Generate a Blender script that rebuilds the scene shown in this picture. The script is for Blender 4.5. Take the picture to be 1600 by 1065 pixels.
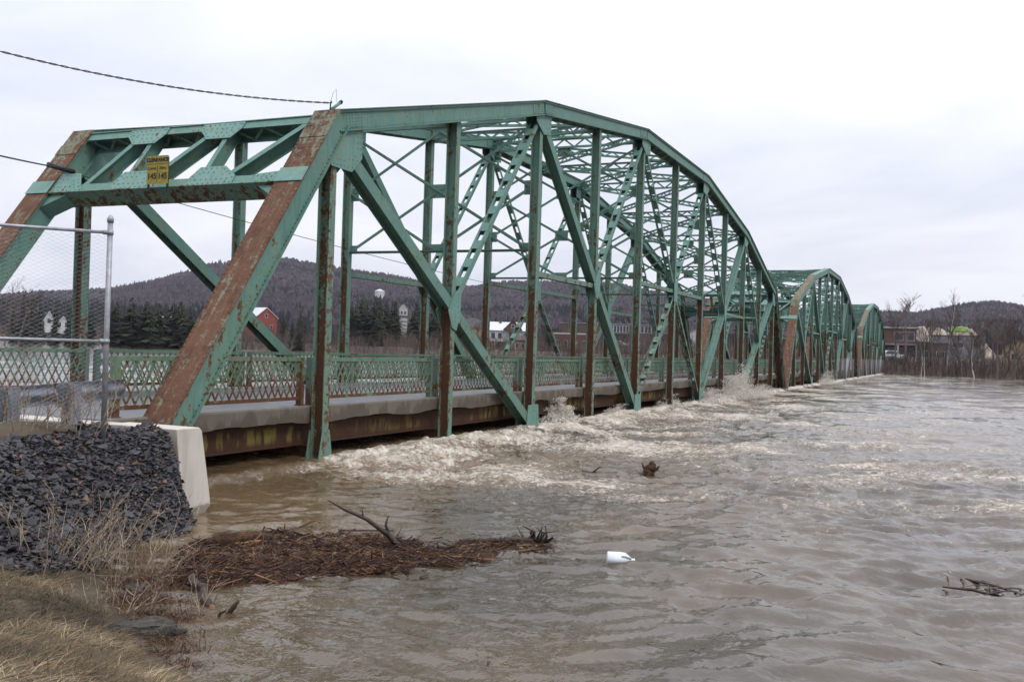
import bpy, bmesh, math, random
import numpy as np
from mathutils import Vector, Matrix

for o in list(bpy.data.objects):
    bpy.data.objects.remove(o)
scene = bpy.context.scene
COL = scene.collection
R = math.radians
rnd = random.Random(11)

# ------------------------------------------------------------------ camera
CAM = Vector((-11.85, -12.30, 2.57))
YAW, PITCH, ROLL = 0.421, 0.008, 0.031
FPX = 1537.0
fw = Vector((math.cos(PITCH) * math.cos(YAW), math.cos(PITCH) * math.sin(YAW), math.sin(PITCH)))
rt = fw.cross(Vector((0, 0, 1))).normalized()
up = rt.cross(fw)
rt2 = rt * math.cos(ROLL) + up * math.sin(ROLL)
up2 = up * math.cos(ROLL) - rt * math.sin(ROLL)
cd = bpy.data.cameras.new('camera')
cd.sensor_fit = 'HORIZONTAL'
cd.sensor_width = 36.0
cd.lens = FPX / 1600 * 36
cd.clip_start = 0.1
cd.clip_end = 12000
cam = bpy.data.objects.new('camera', cd)
COL.objects.link(cam)
cam.matrix_world = Matrix(((rt2.x, up2.x, -fw.x, CAM.x), (rt2.y, up2.y, -fw.y, CAM.y), (rt2.z, up2.z, -fw.z, CAM.z), (0, 0, 0, 1)))
scene.camera = cam

# ------------------------------------------------------------------ world: overcast sky over a Nishita sky
SUN_AZ = math.atan2(-0.85, -0.25)      # direction (x,y) in which the sun stands
SUN_EL = R(48)
w = bpy.data.worlds.new('World')
scene.world = w
w.use_nodes = True
nt = w.node_tree
nt.nodes.clear()
def wn(t, **k):
    n = nt.nodes.new(t)
    for a, v in k.items():
        setattr(n, a, v)
    return n
L = nt.links.new
out = wn('ShaderNodeOutputWorld')
bg = wn('ShaderNodeBackground')
bg.inputs['Strength'].default_value = 0.1
sky = wn('ShaderNodeTexSky', sky_type='NISHITA', sun_disc=False)
sky.sun_elevation = SUN_EL
sky.sun_rotation = math.pi / 2 - SUN_AZ
sky.dust_density = 2.0
tc = wn('ShaderNodeTexCoord')
sep = wn('ShaderNodeSeparateXYZ')
L(tc.outputs['Generated'], sep.inputs[0])
def wmath(op, a, b=None, c=None):
    n = wn('ShaderNodeMath', operation=op)
    for i, v in enumerate((a, b, c)):
        if v is None: continue
        if isinstance(v, (int, float)): n.inputs[i].default_value = v
        else: L(v, n.inputs[i])
    return n.outputs[0]
zc = wmath('MAXIMUM', sep.outputs['Z'], 0.0)
den = wmath('ADD', zc, 0.16)
comb = wn('ShaderNodeCombineXYZ')
L(wmath('DIVIDE', sep.outputs['X'], den), comb.inputs[0])
L(wmath('DIVIDE', sep.outputs['Y'], den), comb.inputs[1])
n1 = wn('ShaderNodeTexNoise')
n1.inputs['Scale'].default_value = 0.75
n1.inputs['Detail'].default_value = 6
n1.inputs['Roughness'].default_value = 0.55
n1.inputs['Distortion'].default_value = 0.5
L(comb.outputs[0], n1.inputs['Vector'])
rp = wn('ShaderNodeValToRGB')
rp.color_ramp.elements[0].position = 0.30
rp.color_ramp.elements[0].color = (7.0, 7.4, 8.6, 1)
rp.color_ramp.elements[1].position = 0.62
rp.color_ramp.elements[1].color = (9.5, 9.65, 10.3, 1)
L(n1.outputs['Fac'], rp.inputs[0])
# overcast skies brighten towards the zenith
gain = wmath('ADD', wmath('MULTIPLY', wmath('POWER', zc, 1.7), 2.1), 1.0)
vm = wn('ShaderNodeVectorMath', operation='SCALE')
L(rp.outputs[0], vm.inputs[0])
L(gain, vm.inputs['Scale'])
mx = wn('ShaderNodeMix', data_type='RGBA')
mx.inputs[0].default_value = 0.06
L(vm.outputs[0], mx.inputs[6])
L(sky.outputs[0], mx.inputs[7])
L(mx.outputs[2], bg.inputs['Color'])
L(bg.outputs[0], out.inputs[0])

sd = bpy.data.lights.new('sun', 'SUN')
sd.energy = 1.5
sd.angle = R(18)
sd.color = (1.0, 0.96, 0.9)
so = bpy.data.objects.new('sun', sd)
COL.objects.link(so)
so.rotation_euler = Vector((math.cos(SUN_EL) * math.cos(SUN_AZ), math.cos(SUN_EL) * math.sin(SUN_AZ), math.sin(SUN_EL))).to_track_quat('Z', 'Y').to_euler()
so.location = (-20, -60, 60)

vs = scene.view_settings
vs.view_transform = 'Standard'
vs.look = 'None'
vs.exposure = 0.0
vs.gamma = 1.0
vs.use_curve_mapping = False

# ------------------------------------------------------------------ helpers
def tag(o, label=None, cat=None, group=None, kind=None):
    if label: o['label'] = label
    if cat: o['category'] = cat
    if group: o['group'] = group
    if kind: o['kind'] = kind
    return o
def empty(name, loc=(0, 0, 0), rz=0.0, parent=None):
    o = bpy.data.objects.new(name, None)
    o.empty_display_size = 0.3
    COL.objects.link(o)
    o.location = loc
    o.rotation_euler[2] = rz
    o.parent = parent
    return o
def link(name, me, parent=None):
    o = bpy.data.objects.new(name, me)
    COL.objects.link(o)
    o.parent = parent
    return o
def copy_tree(o, parent=None, skip=()):
    c = o.copy()
    COL.objects.link(c)
    c.parent = parent
    for ch in list(o.children):
        if ch.name.split('.')[0] not in skip:
            copy_tree(ch, c, skip)
    return c

class MB:
    """collects faces, then links them as one mesh"""
    def __init__(self):
        self.v = []; self.f = []; self.m = []; self.sm = []
    def add(self, vs_, fs_, m=0, smooth=False):
        b = len(self.v)
        self.v += [tuple(q) for q in vs_]
        for f in fs_:
            self.f.append(tuple(b + i for i in f)); self.m.append(m); self.sm.append(smooth)
    def prism(self, p0, p1, a, b, rects, m=0):
        """rects (a0,a1,b0,b1[,mat]) in the section plane, swept p0 -> p1"""
        p0 = Vector(p0); p1 = Vector(p1)
        for r in rects:
            mm = r[4] if len(r) > 4 else m
            c = [(r[0], r[2]), (r[1], r[2]), (r[1], r[3]), (r[0], r[3])]
            vs_ = [p0 + a * x + b * y for x, y in c] + [p1 + a * x + b * y for x, y in c]
            self.add(vs_, [(0, 1, 2, 3), (7, 6, 5, 4), (0, 4, 5, 1), (1, 5, 6, 2), (2, 6, 7, 3), (3, 7, 4, 0)], mm)
    def beam(self, p0, p1, rects, a=Vector((0, 1, 0)), m=0):
        p0 = Vector(p0); p1 = Vector(p1)
        d = (p1 - p0).normalized()
        a = Vector(a); a = (a - d * a.dot(d)).normalized()
        b = d.cross(a)
        self.prism(p0, p1, a, b, rects, m)
    def box(self, lo, hi, m=0):
        x0, y0, z0 = lo; x1, y1, z1 = hi
        self.add([(x0, y0, z0), (x1, y0, z0), (x1, y1, z0), (x0, y1, z0), (x0, y0, z1), (x1, y0, z1), (x1, y1, z1), (x0, y1, z1)],
                 [(0, 3, 2, 1), (4, 5, 6, 7), (0, 1, 5, 4), (1, 2, 6, 5), (2, 3, 7, 6), (3, 0, 4, 7)], m)
    def plate(self, pts, n, t, m=0):
        """flat polygon pts given thickness t along n"""
        n = Vector(n).normalized()
        k = len(pts)
        P0 = [Vector(q) - n * (t / 2) for q in pts]
        P1 = [Vector(q) + n * (t / 2) for q in pts]
        self.add(P0 + P1, [tuple(range(k))[::-1], tuple(range(k, 2 * k))] + [(i, (i + 1) % k, k + (i + 1) % k, k + i) for i in range(k)], m)
    def tube(self, pts, rad, n=6, m=0, smooth=True, caps=True):
        pts = [Vector(q) for q in pts]
        rads = rad if isinstance(rad, (list, tuple)) else [rad] * len(pts)
        base = len(self.v)
        ref = None
        for i, q in enumerate(pts):
            d = (pts[min(i + 1, len(pts) - 1)] - pts[max(i - 1, 0)])
            d = d.normalized() if d.length > 1e-9 else Vector((0, 0, 1))
            if ref is None:
                ref = d.orthogonal().normalized()
            ref = (ref - d * ref.dot(d))
            ref = ref.normalized() if ref.length > 1e-6 else d.orthogonal().normalized()
            s = d.cross(ref)
            for j in range(n):
                t = 2 * math.pi * j / n
                self.v.append(tuple(q + (ref * math.cos(t) + s * math.sin(t)) * rads[i]))
        for i in range(len(pts) - 1):
            for j in range(n):
                a0 = base + i * n + j; a1 = base + i * n + (j + 1) % n
                self.f.append((a0, a1, a1 + n, a0 + n)); self.m.append(m); self.sm.append(smooth)
        if caps:
            self.f.append(tuple(base + j for j in range(n))[::-1]); self.m.append(m); self.sm.append(False)
            e = base + (len(pts) - 1) * n
            self.f.append(tuple(e + j for j in range(n))); self.m.append(m); self.sm.append(False)
    def rivet(self, p, n, r, m=0):
        n = Vector(n).normalized(); a = n.orthogonal().normalized(); b = n.cross(a); p = Vector(p)
        q = [p + (a * math.cos(t) + b * math.sin(t)) * r for t in (0, 1.57, 3.14, 4.71)]
        q2 = [p + (a * math.cos(t) + b * math.sin(t)) * r * .6 + n * r * .7 for t in (0, 1.57, 3.14, 4.71)]
        self.add(q + q2, [(4, 5, 6, 7), (0, 1, 5, 4), (1, 2, 6, 5), (2, 3, 7, 6), (3, 0, 4, 7)], m, False)
    def mesh(self, name, mats):
        me = bpy.data.meshes.new(name)
        me.from_pydata(self.v, [], self.f)
        for mt in (mats if isinstance(mats, (list, tuple)) else [mats]):
            me.materials.append(mt)
        if len(self.f):
            me.polygons.foreach_set('material_index', self.m)
            me.polygons.foreach_set('use_smooth', self.sm)
        me.update()
        return me
    def build(self, name, mats, parent=None):
        return link(name, self.mesh(name, mats), parent)

def np_mesh(name, verts, faces, mats, smooth=True, attrs=None):
    """verts (n,3), faces (m,3|4) numpy arrays"""
    me = bpy.data.meshes.new(name)
    nv, nf, k = len(verts), len(faces), faces.shape[1]
    me.vertices.add(nv); me.loops.add(nf * k); me.polygons.add(nf)
    me.vertices.foreach_set('co', np.ascontiguousarray(verts, dtype=np.float32).ravel())
    me.loops.foreach_set('vertex_index', np.ascontiguousarray(faces, dtype=np.int32).ravel())
    me.polygons.foreach_set('loop_start', np.arange(0, nf * k, k, dtype=np.int32))
    me.polygons.foreach_set('use_smooth', np.full(nf, smooth))
    for mt in (mats if isinstance(mats, (list, tuple)) else [mats]):
        me.materials.append(mt)
    for an, av in (attrs or {}).items():
        if av.ndim == 2:
            at = me.attributes.new(an, 'FLOAT_COLOR', 'POINT'); at.data.foreach_set('color', np.ascontiguousarray(av, dtype=np.float32).ravel())
        else:
            at = me.attributes.new(an, 'FLOAT', 'POINT'); at.data.foreach_set('value', av.astype(np.float32))
    me.update(calc_edges=True)
    return me

# vectorised gradient noise
_rs = np.random.RandomState(5)
_perm = np.tile(_rs.permutation(512), 2)
_ang = _rs.rand(512) * 2 * np.pi
_gx, _gy = np.cos(_ang), np.sin(_ang)
def pnoise(x, y):
    xi = np.floor(x).astype(int); yi = np.floor(y).astype(int)
    xf = x - xi; yf = y - yi
    u_ = xf * xf * xf * (xf * (xf * 6 - 15) + 10); v_ = yf * yf * yf * (yf * (yf * 6 - 15) + 10)
    def g(ix, iy, dx, dy):
        h = _perm[(_perm[ix & 511] + iy) & 511]
        return _gx[h] * dx + _gy[h] * dy
    a = g(xi, yi, xf, yf); b = g(xi + 1, yi, xf - 1, yf)
    c = g(xi, yi + 1, xf, yf - 1); d = g(xi + 1, yi + 1, xf - 1, yf - 1)
    return (a + u_ * (b - a)) + v_ * ((c + u_ * (d - c)) - (a + u_ * (b - a)))
def fbm(x, y, oct_=4, gain=0.5, lac=2.03):
    s = 0; a = 1.0
    for i in range(oct_):
        s = s + a * pnoise(x * lac ** i + 17.3 * i, y * lac ** i - 9.1 * i); a *= gain
    return s
def sstep(a, b, x):
    t = np.clip((x - a) / (b - a), 0, 1)
    return t * t * (3 - 2 * t)
def bearing(px, d):
    """world xy at distance d from the viewing place, on the bearing of photo column px"""
    a = YAW - math.atan((px - 800) / FPX)
    return CAM.x + d * math.cos(a), CAM.y + d * math.sin(a)
# ------------------------------------------------------------------ materials
class NT:
    def __init__(self, name):
        self.mat = bpy.data.materials.new(name); self.mat.use_nodes = True
        self.t = self.mat.node_tree; self.t.nodes.clear()
        self.out = self.t.nodes.new('ShaderNodeOutputMaterial')
        self.b = self.t.nodes.new('ShaderNodeBsdfPrincipled')
        self.t.links.new(self.b.outputs[0], self.out.inputs[0])
    def n(self, t, **k):
        n = self.t.nodes.new(t)
        for a, v in k.items(): setattr(n, a, v)
        return n
    def set(self, sock, v):
        if v is None: return
        if hasattr(v, 'is_output'): self.t.links.new(v, sock)
        elif isinstance(v, (tuple, list)): sock.default_value = (tuple(v) + (1,))[:len(sock.default_value)]
        else: sock.default_value = v
    def math(self, op, a, b=None, c=None, clamp=False):
        n = self.n('ShaderNodeMath', operation=op); n.use_clamp = clamp
        for i, v in enumerate((a, b, c)): self.set(n.inputs[i], v)
        return n.outputs[0]
    def pos(self, scale=(1, 1, 1), obj=False):
        s = self.n('ShaderNodeTexCoord').outputs['Object'] if obj else self.n('ShaderNodeNewGeometry').outputs['Position']
        m = self.n('ShaderNodeMapping'); m.inputs['Scale'].default_value = scale
        self.t.links.new(s, m.inputs[0]); return m.outputs[0]
    def noise(self, vec, scale, detail=4, rough=0.55, dist=0.0):
        n = self.n('ShaderNodeTexNoise'); self.t.links.new(vec, n.inputs['Vector'])
        n.inputs['Scale'].default_value = scale; n.inputs['Detail'].default_value = detail
        n.inputs['Roughness'].default_value = rough; n.inputs['Distortion'].default_value = dist
        return n.outputs['Fac']
    def ss(self, x, a, b):
        n = self.n('ShaderNodeMapRange', interpolation_type='SMOOTHSTEP')
        self.set(n.inputs[0], x); self.set(n.inputs[1], a); self.set(n.inputs[2], b)
        return n.outputs[0]
    def mix(self, f, a, b):
        n = self.n('ShaderNodeMix', data_type='RGBA')
        self.set(n.inputs[0], f); self.set(n.inputs[6], a); self.set(n.inputs[7], b)
        return n.outputs[2]
    def z(self):
        s = self.n('ShaderNodeSeparateXYZ'); self.t.links.new(self.n('ShaderNodeNewGeometry').outputs['Position'], s.inputs[0])
        return s.outputs
    def bump(self, h, strength=0.3, dist=0.02, normal=None):
        n = self.n('ShaderNodeBump'); n.inputs['Strength'].default_value = strength; n.inputs['Distance'].default_value = dist
        self.set(n.inputs['Height'], h); self.set(n.inputs['Normal'], normal)
        self.t.links.new(n.outputs[0], self.b.inputs['Normal']); return n.outputs[0]
    def fin(self, col, rough=0.7, spec=0.3, metal=0.0):
        self.set(self.b.inputs['Base Color'], col); self.set(self.b.inputs['Roughness'], rough)
        self.set(self.b.inputs['Specular IOR Level'], spec); self.set(self.b.inputs['Metallic'], metal)
        return self.mat

TEAL = (0.068, 0.176, 0.150)
def paint(name, teal=TEAL, rust=0.0, low=0.0, zlo=1.0, zhi=6.0, stain=0.25):
    """flaking green bridge paint; rust raises the bare rust everywhere, low adds more of it towards the deck"""
    m = NT(name)
    p = m.pos(); ps = m.pos((5, 5, 0.6))
    big = m.noise(p, 0.9, 3); mid = m.noise(p, 6.0, 6, 0.65); st = m.noise(ps, 1.0, 4)
    z = m.z()
    zf = m.ss(z['Z'], zhi, zlo)
    f = m.math('ADD', m.math('MULTIPLY', mid, 0.55), m.math('MULTIPLY', st, 0.45))
    f = m.math('ADD', f, m.math('MULTIPLY', m.math('SUBTRACT', big, 0.5), 0.3))
    f = m.math('ADD', f, m.math('ADD', rust, m.math('MULTIPLY', zf, low)))
    f = m.math('ADD', f, m.math('MULTIPLY', m.math('SUBTRACT', m.noise(p, 17, 5, 0.7), 0.5), 0.42))
    rf = m.ss(f, 0.60, 0.68)
    fade = m.ss(f, 0.42, 0.70)
    c = m.mix(m.noise(p, 2.2, 4), tuple(x * 0.78 for x in teal), (teal[0] * 1.42, teal[1] * 1.20, teal[2] * 1.22))
    c = m.mix(m.math('MULTIPLY', m.ss(m.noise(ps, 2.3, 5), 0.45, 0.75), stain), c, (0.20, 0.17, 0.085))
    c = m.mix(m.math('MULTIPLY', fade, 0.28), c, (0.22, 0.24, 0.13))
    gr_ = m.math('MULTIPLY', m.ss(m.noise(ps, 1.7, 6, 0.7), 0.50, 0.78), 0.55)
    c = m.mix(gr_, c, (0.035, 0.045, 0.038))
    c = m.mix(m.math('MULTIPLY', m.ss(m.noise(p, 3.1, 6, 0.7), 0.50, 0.72), 0.28), c, (0.165, 0.245, 0.225))
    rc = m.mix(m.noise(p, 14, 5), (0.026, 0.012, 0.008), (0.125, 0.052, 0.024))
    rc = m.mix(m.math('MULTIPLY', big, 0.5), rc, (0.105, 0.054, 0.026))
    c = m.mix(rf, c, rc)
    # silt left by the flood on the far spans
    sf = m.math('MULTIPLY', m.ss(z['X'], 104, 118), m.ss(m.math('ADD', z['Z'], m.math('MULTIPLY', mid, 0.3)), 3.0, 2.6))
    c = m.mix(m.math('MULTIPLY', sf, 0.75), c, (0.27, 0.26, 0.26))
    m.bump(m.math('ADD', m.math('MULTIPLY', rf, -0.6), m.math('MULTIPLY', m.noise(p, 30, 3), 0.35)), 0.35, 0.01)
    return m.fin(c, m.math('ADD', m.math('MULTIPLY', rf, 0.28), 0.55), 0.25)
M = {}
M['teal'] = paint('teal_paint', rust=0.012, low=0.06)
M['teal_clean'] = paint('teal_paint_clean', rust=0.0, low=0.02, stain=0.25)
M['flange'] = paint('flange_paint', rust=0.05, low=0.07, zlo=0.5, zhi=8.0, stain=0.6)
M['web'] = paint('web_paint', rust=0.055, low=0.21, zlo=2.2, zhi=7.5, stain=0.6)
M['webfar'] = paint('web_paint_far_truss', rust=0.08, low=0.21, zlo=2.2, zhi=7.5, stain=0.6)
def cover_mat():
    m = NT('cover_plate_rust')
    geo = m.n('ShaderNodeNewGeometry').outputs['Position']
    mp_ = m.n('ShaderNodeMapping', vector_type='TEXTURE'); mp_.inputs['Rotation'].default_value = (0, math.atan2(5.34, 7.31), 0); mp_.inputs['Scale'].default_value = (0.10, 0.10, 1.3)
    m.t.links.new(geo, mp_.inputs[0]); sv = mp_.outputs[0]
    p = m.pos(); st = m.noise(sv, 1.0, 6, 0.65); st2 = m.noise(sv, 2.3, 5, 0.6); mid = m.noise(p, 5, 7, 0.68); fine = m.noise(p, 26, 5)
    z = m.z()
    c = m.mix(m.math('MULTIPLY', m.math('ADD', mid, fine), 0.5), (0.040, 0.019, 0.013), (0.170, 0.086, 0.050))
    c = m.mix(m.math('MULTIPLY', m.ss(st, 0.50, 0.72), 0.40), c, (0.190, 0.132, 0.078))
    c = m.mix(m.math('MULTIPLY', m.ss(m.noise(p, 2.4, 7, 0.7), 0.48, 0.66), 0.6), c, (0.045, 0.022, 0.016))
    g = m.math('ADD', m.math('MULTIPLY', mid, 0.6), m.math('MULTIPLY', st, 0.4))
    g = m.math('ADD', g, m.math('MULTIPLY', m.ss(z['Z'], 5.9, 7.3), 0.075))
    c = m.mix(m.math('MULTIPLY', m.ss(m.math('ADD', g, m.math('MULTIPLY', m.math('SUBTRACT', fine, 0.5), 0.3)), 0.535, 0.62), 0.75), c, (0.150, 0.190, 0.140))
    m.bump(m.math('ADD', mid, m.math('MULTIPLY', fine, 0.5)), 0.35, 0.01)
    return m.fin(c, 0.85, 0.2)
M['cover'] = cover_mat()
M['gusset'] = paint('gusset_paint', teal=(0.092, 0.215, 0.187), rust=-0.03, low=0.02, stain=0.35)
M['rail'] = paint('railing_paint', teal=(0.066, 0.150, 0.108), rust=0.03, low=0.17, zlo=1.2, zhi=2.05, stain=0.5)
M['railpost'] = paint('railing_post_paint', teal=(0.06, 0.125, 0.105), rust=0.05, low=0.10, zlo=1.2, zhi=2.2)
M['oldrail'] = paint('rusty_railing_paint', teal=(0.068, 0.138, 0.092), rust=0.065, low=0.17, zlo=1.2, zhi=2.0, stain=0.6)

def simple(name, c1, c2, scale=4.0, rough=0.8, bump=0.2, bdist=0.01, detail=5, spec=0.3, obj=False, stretch=(1, 1, 1), metal=0.0):
    m = NT(name); p = m.pos(stretch, obj)
    n = m.noise(p, scale, detail, 0.6)
    c = m.mix(m.ss(n, 0.3, 0.7), c1, c2)
    if bump: m.bump(m.noise(p, scale * 5, 4), bump, bdist)
    return m.fin(c, rough, spec, metal)

def stringer_mat():
    m = NT('fascia_stringer')
    p = m.pos((1.0, 1.0, 0.22)); q = m.pos()
    pat = m.noise(p, 5.5, 4); z = m.z()
    band = m.math('MULTIPLY', m.ss(z['Z'], 0.40, 0.52), m.ss(z['Z'], 0.84, 0.72))
    f = m.math('MULTIPLY', m.ss(pat, 0.46, 0.60), band)
    f = m.math('MULTIPLY', f, m.ss(m.noise(q, 0.55, 2), 0.40, 0.55))
    c = m.mix(m.noise(q, 9, 5), (0.018, 0.009, 0.006), (0.070, 0.032, 0.017))
    c = m.mix(m.math('MULTIPLY', f, 0.8), c, (0.150, 0.125, 0.030))
    m.bump(m.noise(q, 25, 4), 0.4, 0.01)
    return m.fin(c, 0.85, 0.2)
M['stringer'] = stringer_mat()
M['rust'] = simple('bare_rust', (0.035, 0.016, 0.010), (0.115, 0.050, 0.024), 8, 0.9, 0.4)
def slab_mat():
    m = NT('deck_concrete')
    p = m.pos(); ps = m.pos((2.2, 2.2, 0.35))
    z = m.z()
    st = m.noise(ps, 1.1, 5, 0.6)
    c = m.mix(m.noise(p, 5, 6), (0.090, 0.078, 0.062), (0.145, 0.128, 0.105))
    wet = m.math('MULTIPLY', m.ss(m.math('ADD', st, m.math('MULTIPLY', m.math('SUBTRACT', 1.14, z['Z']), 0.55)), 0.50, 0.58), 0.72)
    c = m.mix(wet, c, (0.070, 0.056, 0.042))
    m.bump(m.noise(p, 22, 6, 0.7), 0.5, 0.02)
    return m.fin(c, 0.85, 0.25)
M['slab'] = slab_mat()
M['curb'] = simple('curb_concrete', (0.155, 0.158, 0.17), (0.225, 0.225, 0.23), 3, 0.8, 0.3)
M['asphalt'] = simple('asphalt', (0.075, 0.075, 0.080), (0.12, 0.12, 0.125), 2.5, 0.55, 0.35, 0.006, spec=0.4)
def wall_mat():
    m = NT('wing_wall_concrete')
    p = m.pos(); ps = m.pos((3, 3, 0.4))
    c = m.mix(m.noise(p, 2.5, 6), (0.41, 0.38, 0.34), (0.52, 0.485, 0.435))
    c = m.mix(m.math('MULTIPLY', m.ss(m.noise(ps, 1.6, 6), 0.42, 0.72), 0.55), c, (0.25, 0.22, 0.18))
    z = m.z()
    wet = m.ss(m.math('ADD', z['Z'], m.math('MULTIPLY', m.noise(p, 6, 4), 0.22)), 0.17, 0.08)
    c = m.mix(m.math('MULTIPLY', wet, 0.8), c, (0.13, 0.105, 0.08))
    h = m.math('ADD', m.noise(p, 60, 4), m.math('MULTIPLY', m.ss(m.noise(p, 35, 2), 0.70, 0.74), -2.0))
    m.bump(h, 0.25, 0.006)
    return m.fin(c, 0.8, 0.3)
M['wingwall'] = wall_mat()
M['galv'] = simple('galvanized_steel', (0.19, 0.20, 0.215), (0.30, 0.31, 0.33), 9, 0.45, 0.1, 0.004, spec=0.5, metal=0.35)
M['guard'] = simple('guardrail_steel', (0.11, 0.125, 0.155), (0.18, 0.20, 0.235), 5, 0.5, 0.1, 0.004, spec=0.5, metal=0.3)
def wire_mat():
    m = NT('chain_link_wire')
    return m.fin((0.33, 0.34, 0.36), 0.5, 0.5, 0.3)
M['wire'] = wire_mat()
M['cable'] = simple('black_cable', (0.012, 0.012, 0.014), (0.03, 0.03, 0.032), 30, 0.6, 0)
M['signyellow'] = simple('sign_yellow', (0.21, 0.165, 0.028), (0.29, 0.235, 0.045), 12, 0.6, 0.1)
M['signblack'] = simple('sign_black', (0.012, 0.011, 0.008), (0.03, 0.028, 0.018), 20, 0.6, 0)
def stone_mat():
    m = NT('slate_riprap')
    p = m.pos()
    t = m.n('ShaderNodeAttribute', attribute_name='tint').outputs['Fac']
    rnd_ = m.n('ShaderNodeObjectInfo').outputs['Random']
    t = m.math('FRACT', m.math('ADD', t, rnd_))
    c = m.mix(t, (0.010, 0.010, 0.012), (0.050, 0.049, 0.055))
    c = m.mix(m.math('MULTIPLY', m.ss(m.noise(p, 11, 6), 0.50, 0.75), 0.5), c, (0.100, 0.099, 0.106))
    c = m.mix(m.math('MULTIPLY', m.ss(t, 0.955, 0.965), 0.7), c, (0.17, 0.095, 0.055))
    m.bump(m.noise(p, 45, 6), 0.5, 0.012)
    return m.fin(c, 0.65, 0.28)
M['stone'] = stone_mat()
M['rock'] = simple('grey_rock', (0.022, 0.020, 0.016), (0.085, 0.077, 0.062), 9, 0.9, 1.0, 0.05)
M['grass'] = None
def tint_mat(name, c1, c2, c3, rough=0.85, trans=0.0):
    """colour picked per blade / stick from the attribute 'tint'"""
    m = NT(name)
    a = m.n('ShaderNodeAttribute', attribute_name='tint')
    rp_ = m.n('ShaderNodeValToRGB'); e = rp_.color_ramp.elements
    e[0].position = 0.0; e[0].color = c1 + (1,)
    e[1].position = 1.0; e[1].color = c3 + (1,)
    q = e.new(0.5); q.color = c2 + (1,)
    m.t.links.new(a.outputs['Fac'], rp_.inputs[0])
    return m.fin(rp_.outputs[0], rough, 0.2)
M['grass'] = tint_mat('dry_grass', (0.034, 0.026, 0.014), (0.130, 0.094, 0.053), (0.40, 0.31, 0.19))
M['weed'] = tint_mat('dead_weed', (0.09, 0.06, 0.045), (0.21, 0.16, 0.115), (0.33, 0.27, 0.20))
M['stick'] = tint_mat('drift_sticks', (0.010, 0.005, 0.004), (0.048, 0.021, 0.011), (0.19, 0.105, 0.052), 0.7)
M['soil'] = simple('bank_soil', (0.030, 0.023, 0.015), (0.085, 0.064, 0.040), 1.6, 0.95, 0.7, 0.05)
M['wood'] = simple('wet_drift_wood', (0.016, 0.011, 0.009), (0.055, 0.034, 0.024), 5, 0.55, 0.6, 0.02, obj=True, stretch=(1, 1, 1))
M['bark'] = simple('brown_bark', (0.022, 0.011, 0.007), (0.105, 0.052, 0.028), 11, 0.85, 1.0, 0.05)
M['freshwood'] = simple('split_wood', (0.10, 0.045, 0.022), (0.22, 0.12, 0.062), 14, 0.8, 0.5, 0.02)
M['jug'] = simple('white_plastic', (0.50, 0.53, 0.58), (0.58, 0.61, 0.65), 6, 0.35, 0.05, 0.002, spec=0.5)
M['foamdrop'] = simple('white_water', (0.50, 0.44, 0.36), (0.78, 0.75, 0.70), 3, 0.5, 0)
M['conif'] = tint_mat('conifer_needles', (0.004, 0.007, 0.004), (0.012, 0.018, 0.008), (0.032, 0.038, 0.015))
M['trunk'] = simple('tree_trunk', (0.06, 0.048, 0.038), (0.15, 0.12, 0.10), 5, 0.9, 0.2)
M['birch'] = simple('birch_bark', (0.28, 0.26, 0.24), (0.46, 0.44, 0.41), 2, 0.8, 0)
M['twig'] = tint_mat('bare_twigs', (0.040, 0.029, 0.026), (0.080, 0.058, 0.049), (0.135, 0.105, 0.088))
M['hillwood'] = tint_mat('hill_woods', (0.009, 0.012, 0.012), (0.030, 0.024, 0.030), (0.054, 0.043, 0.048))

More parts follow.
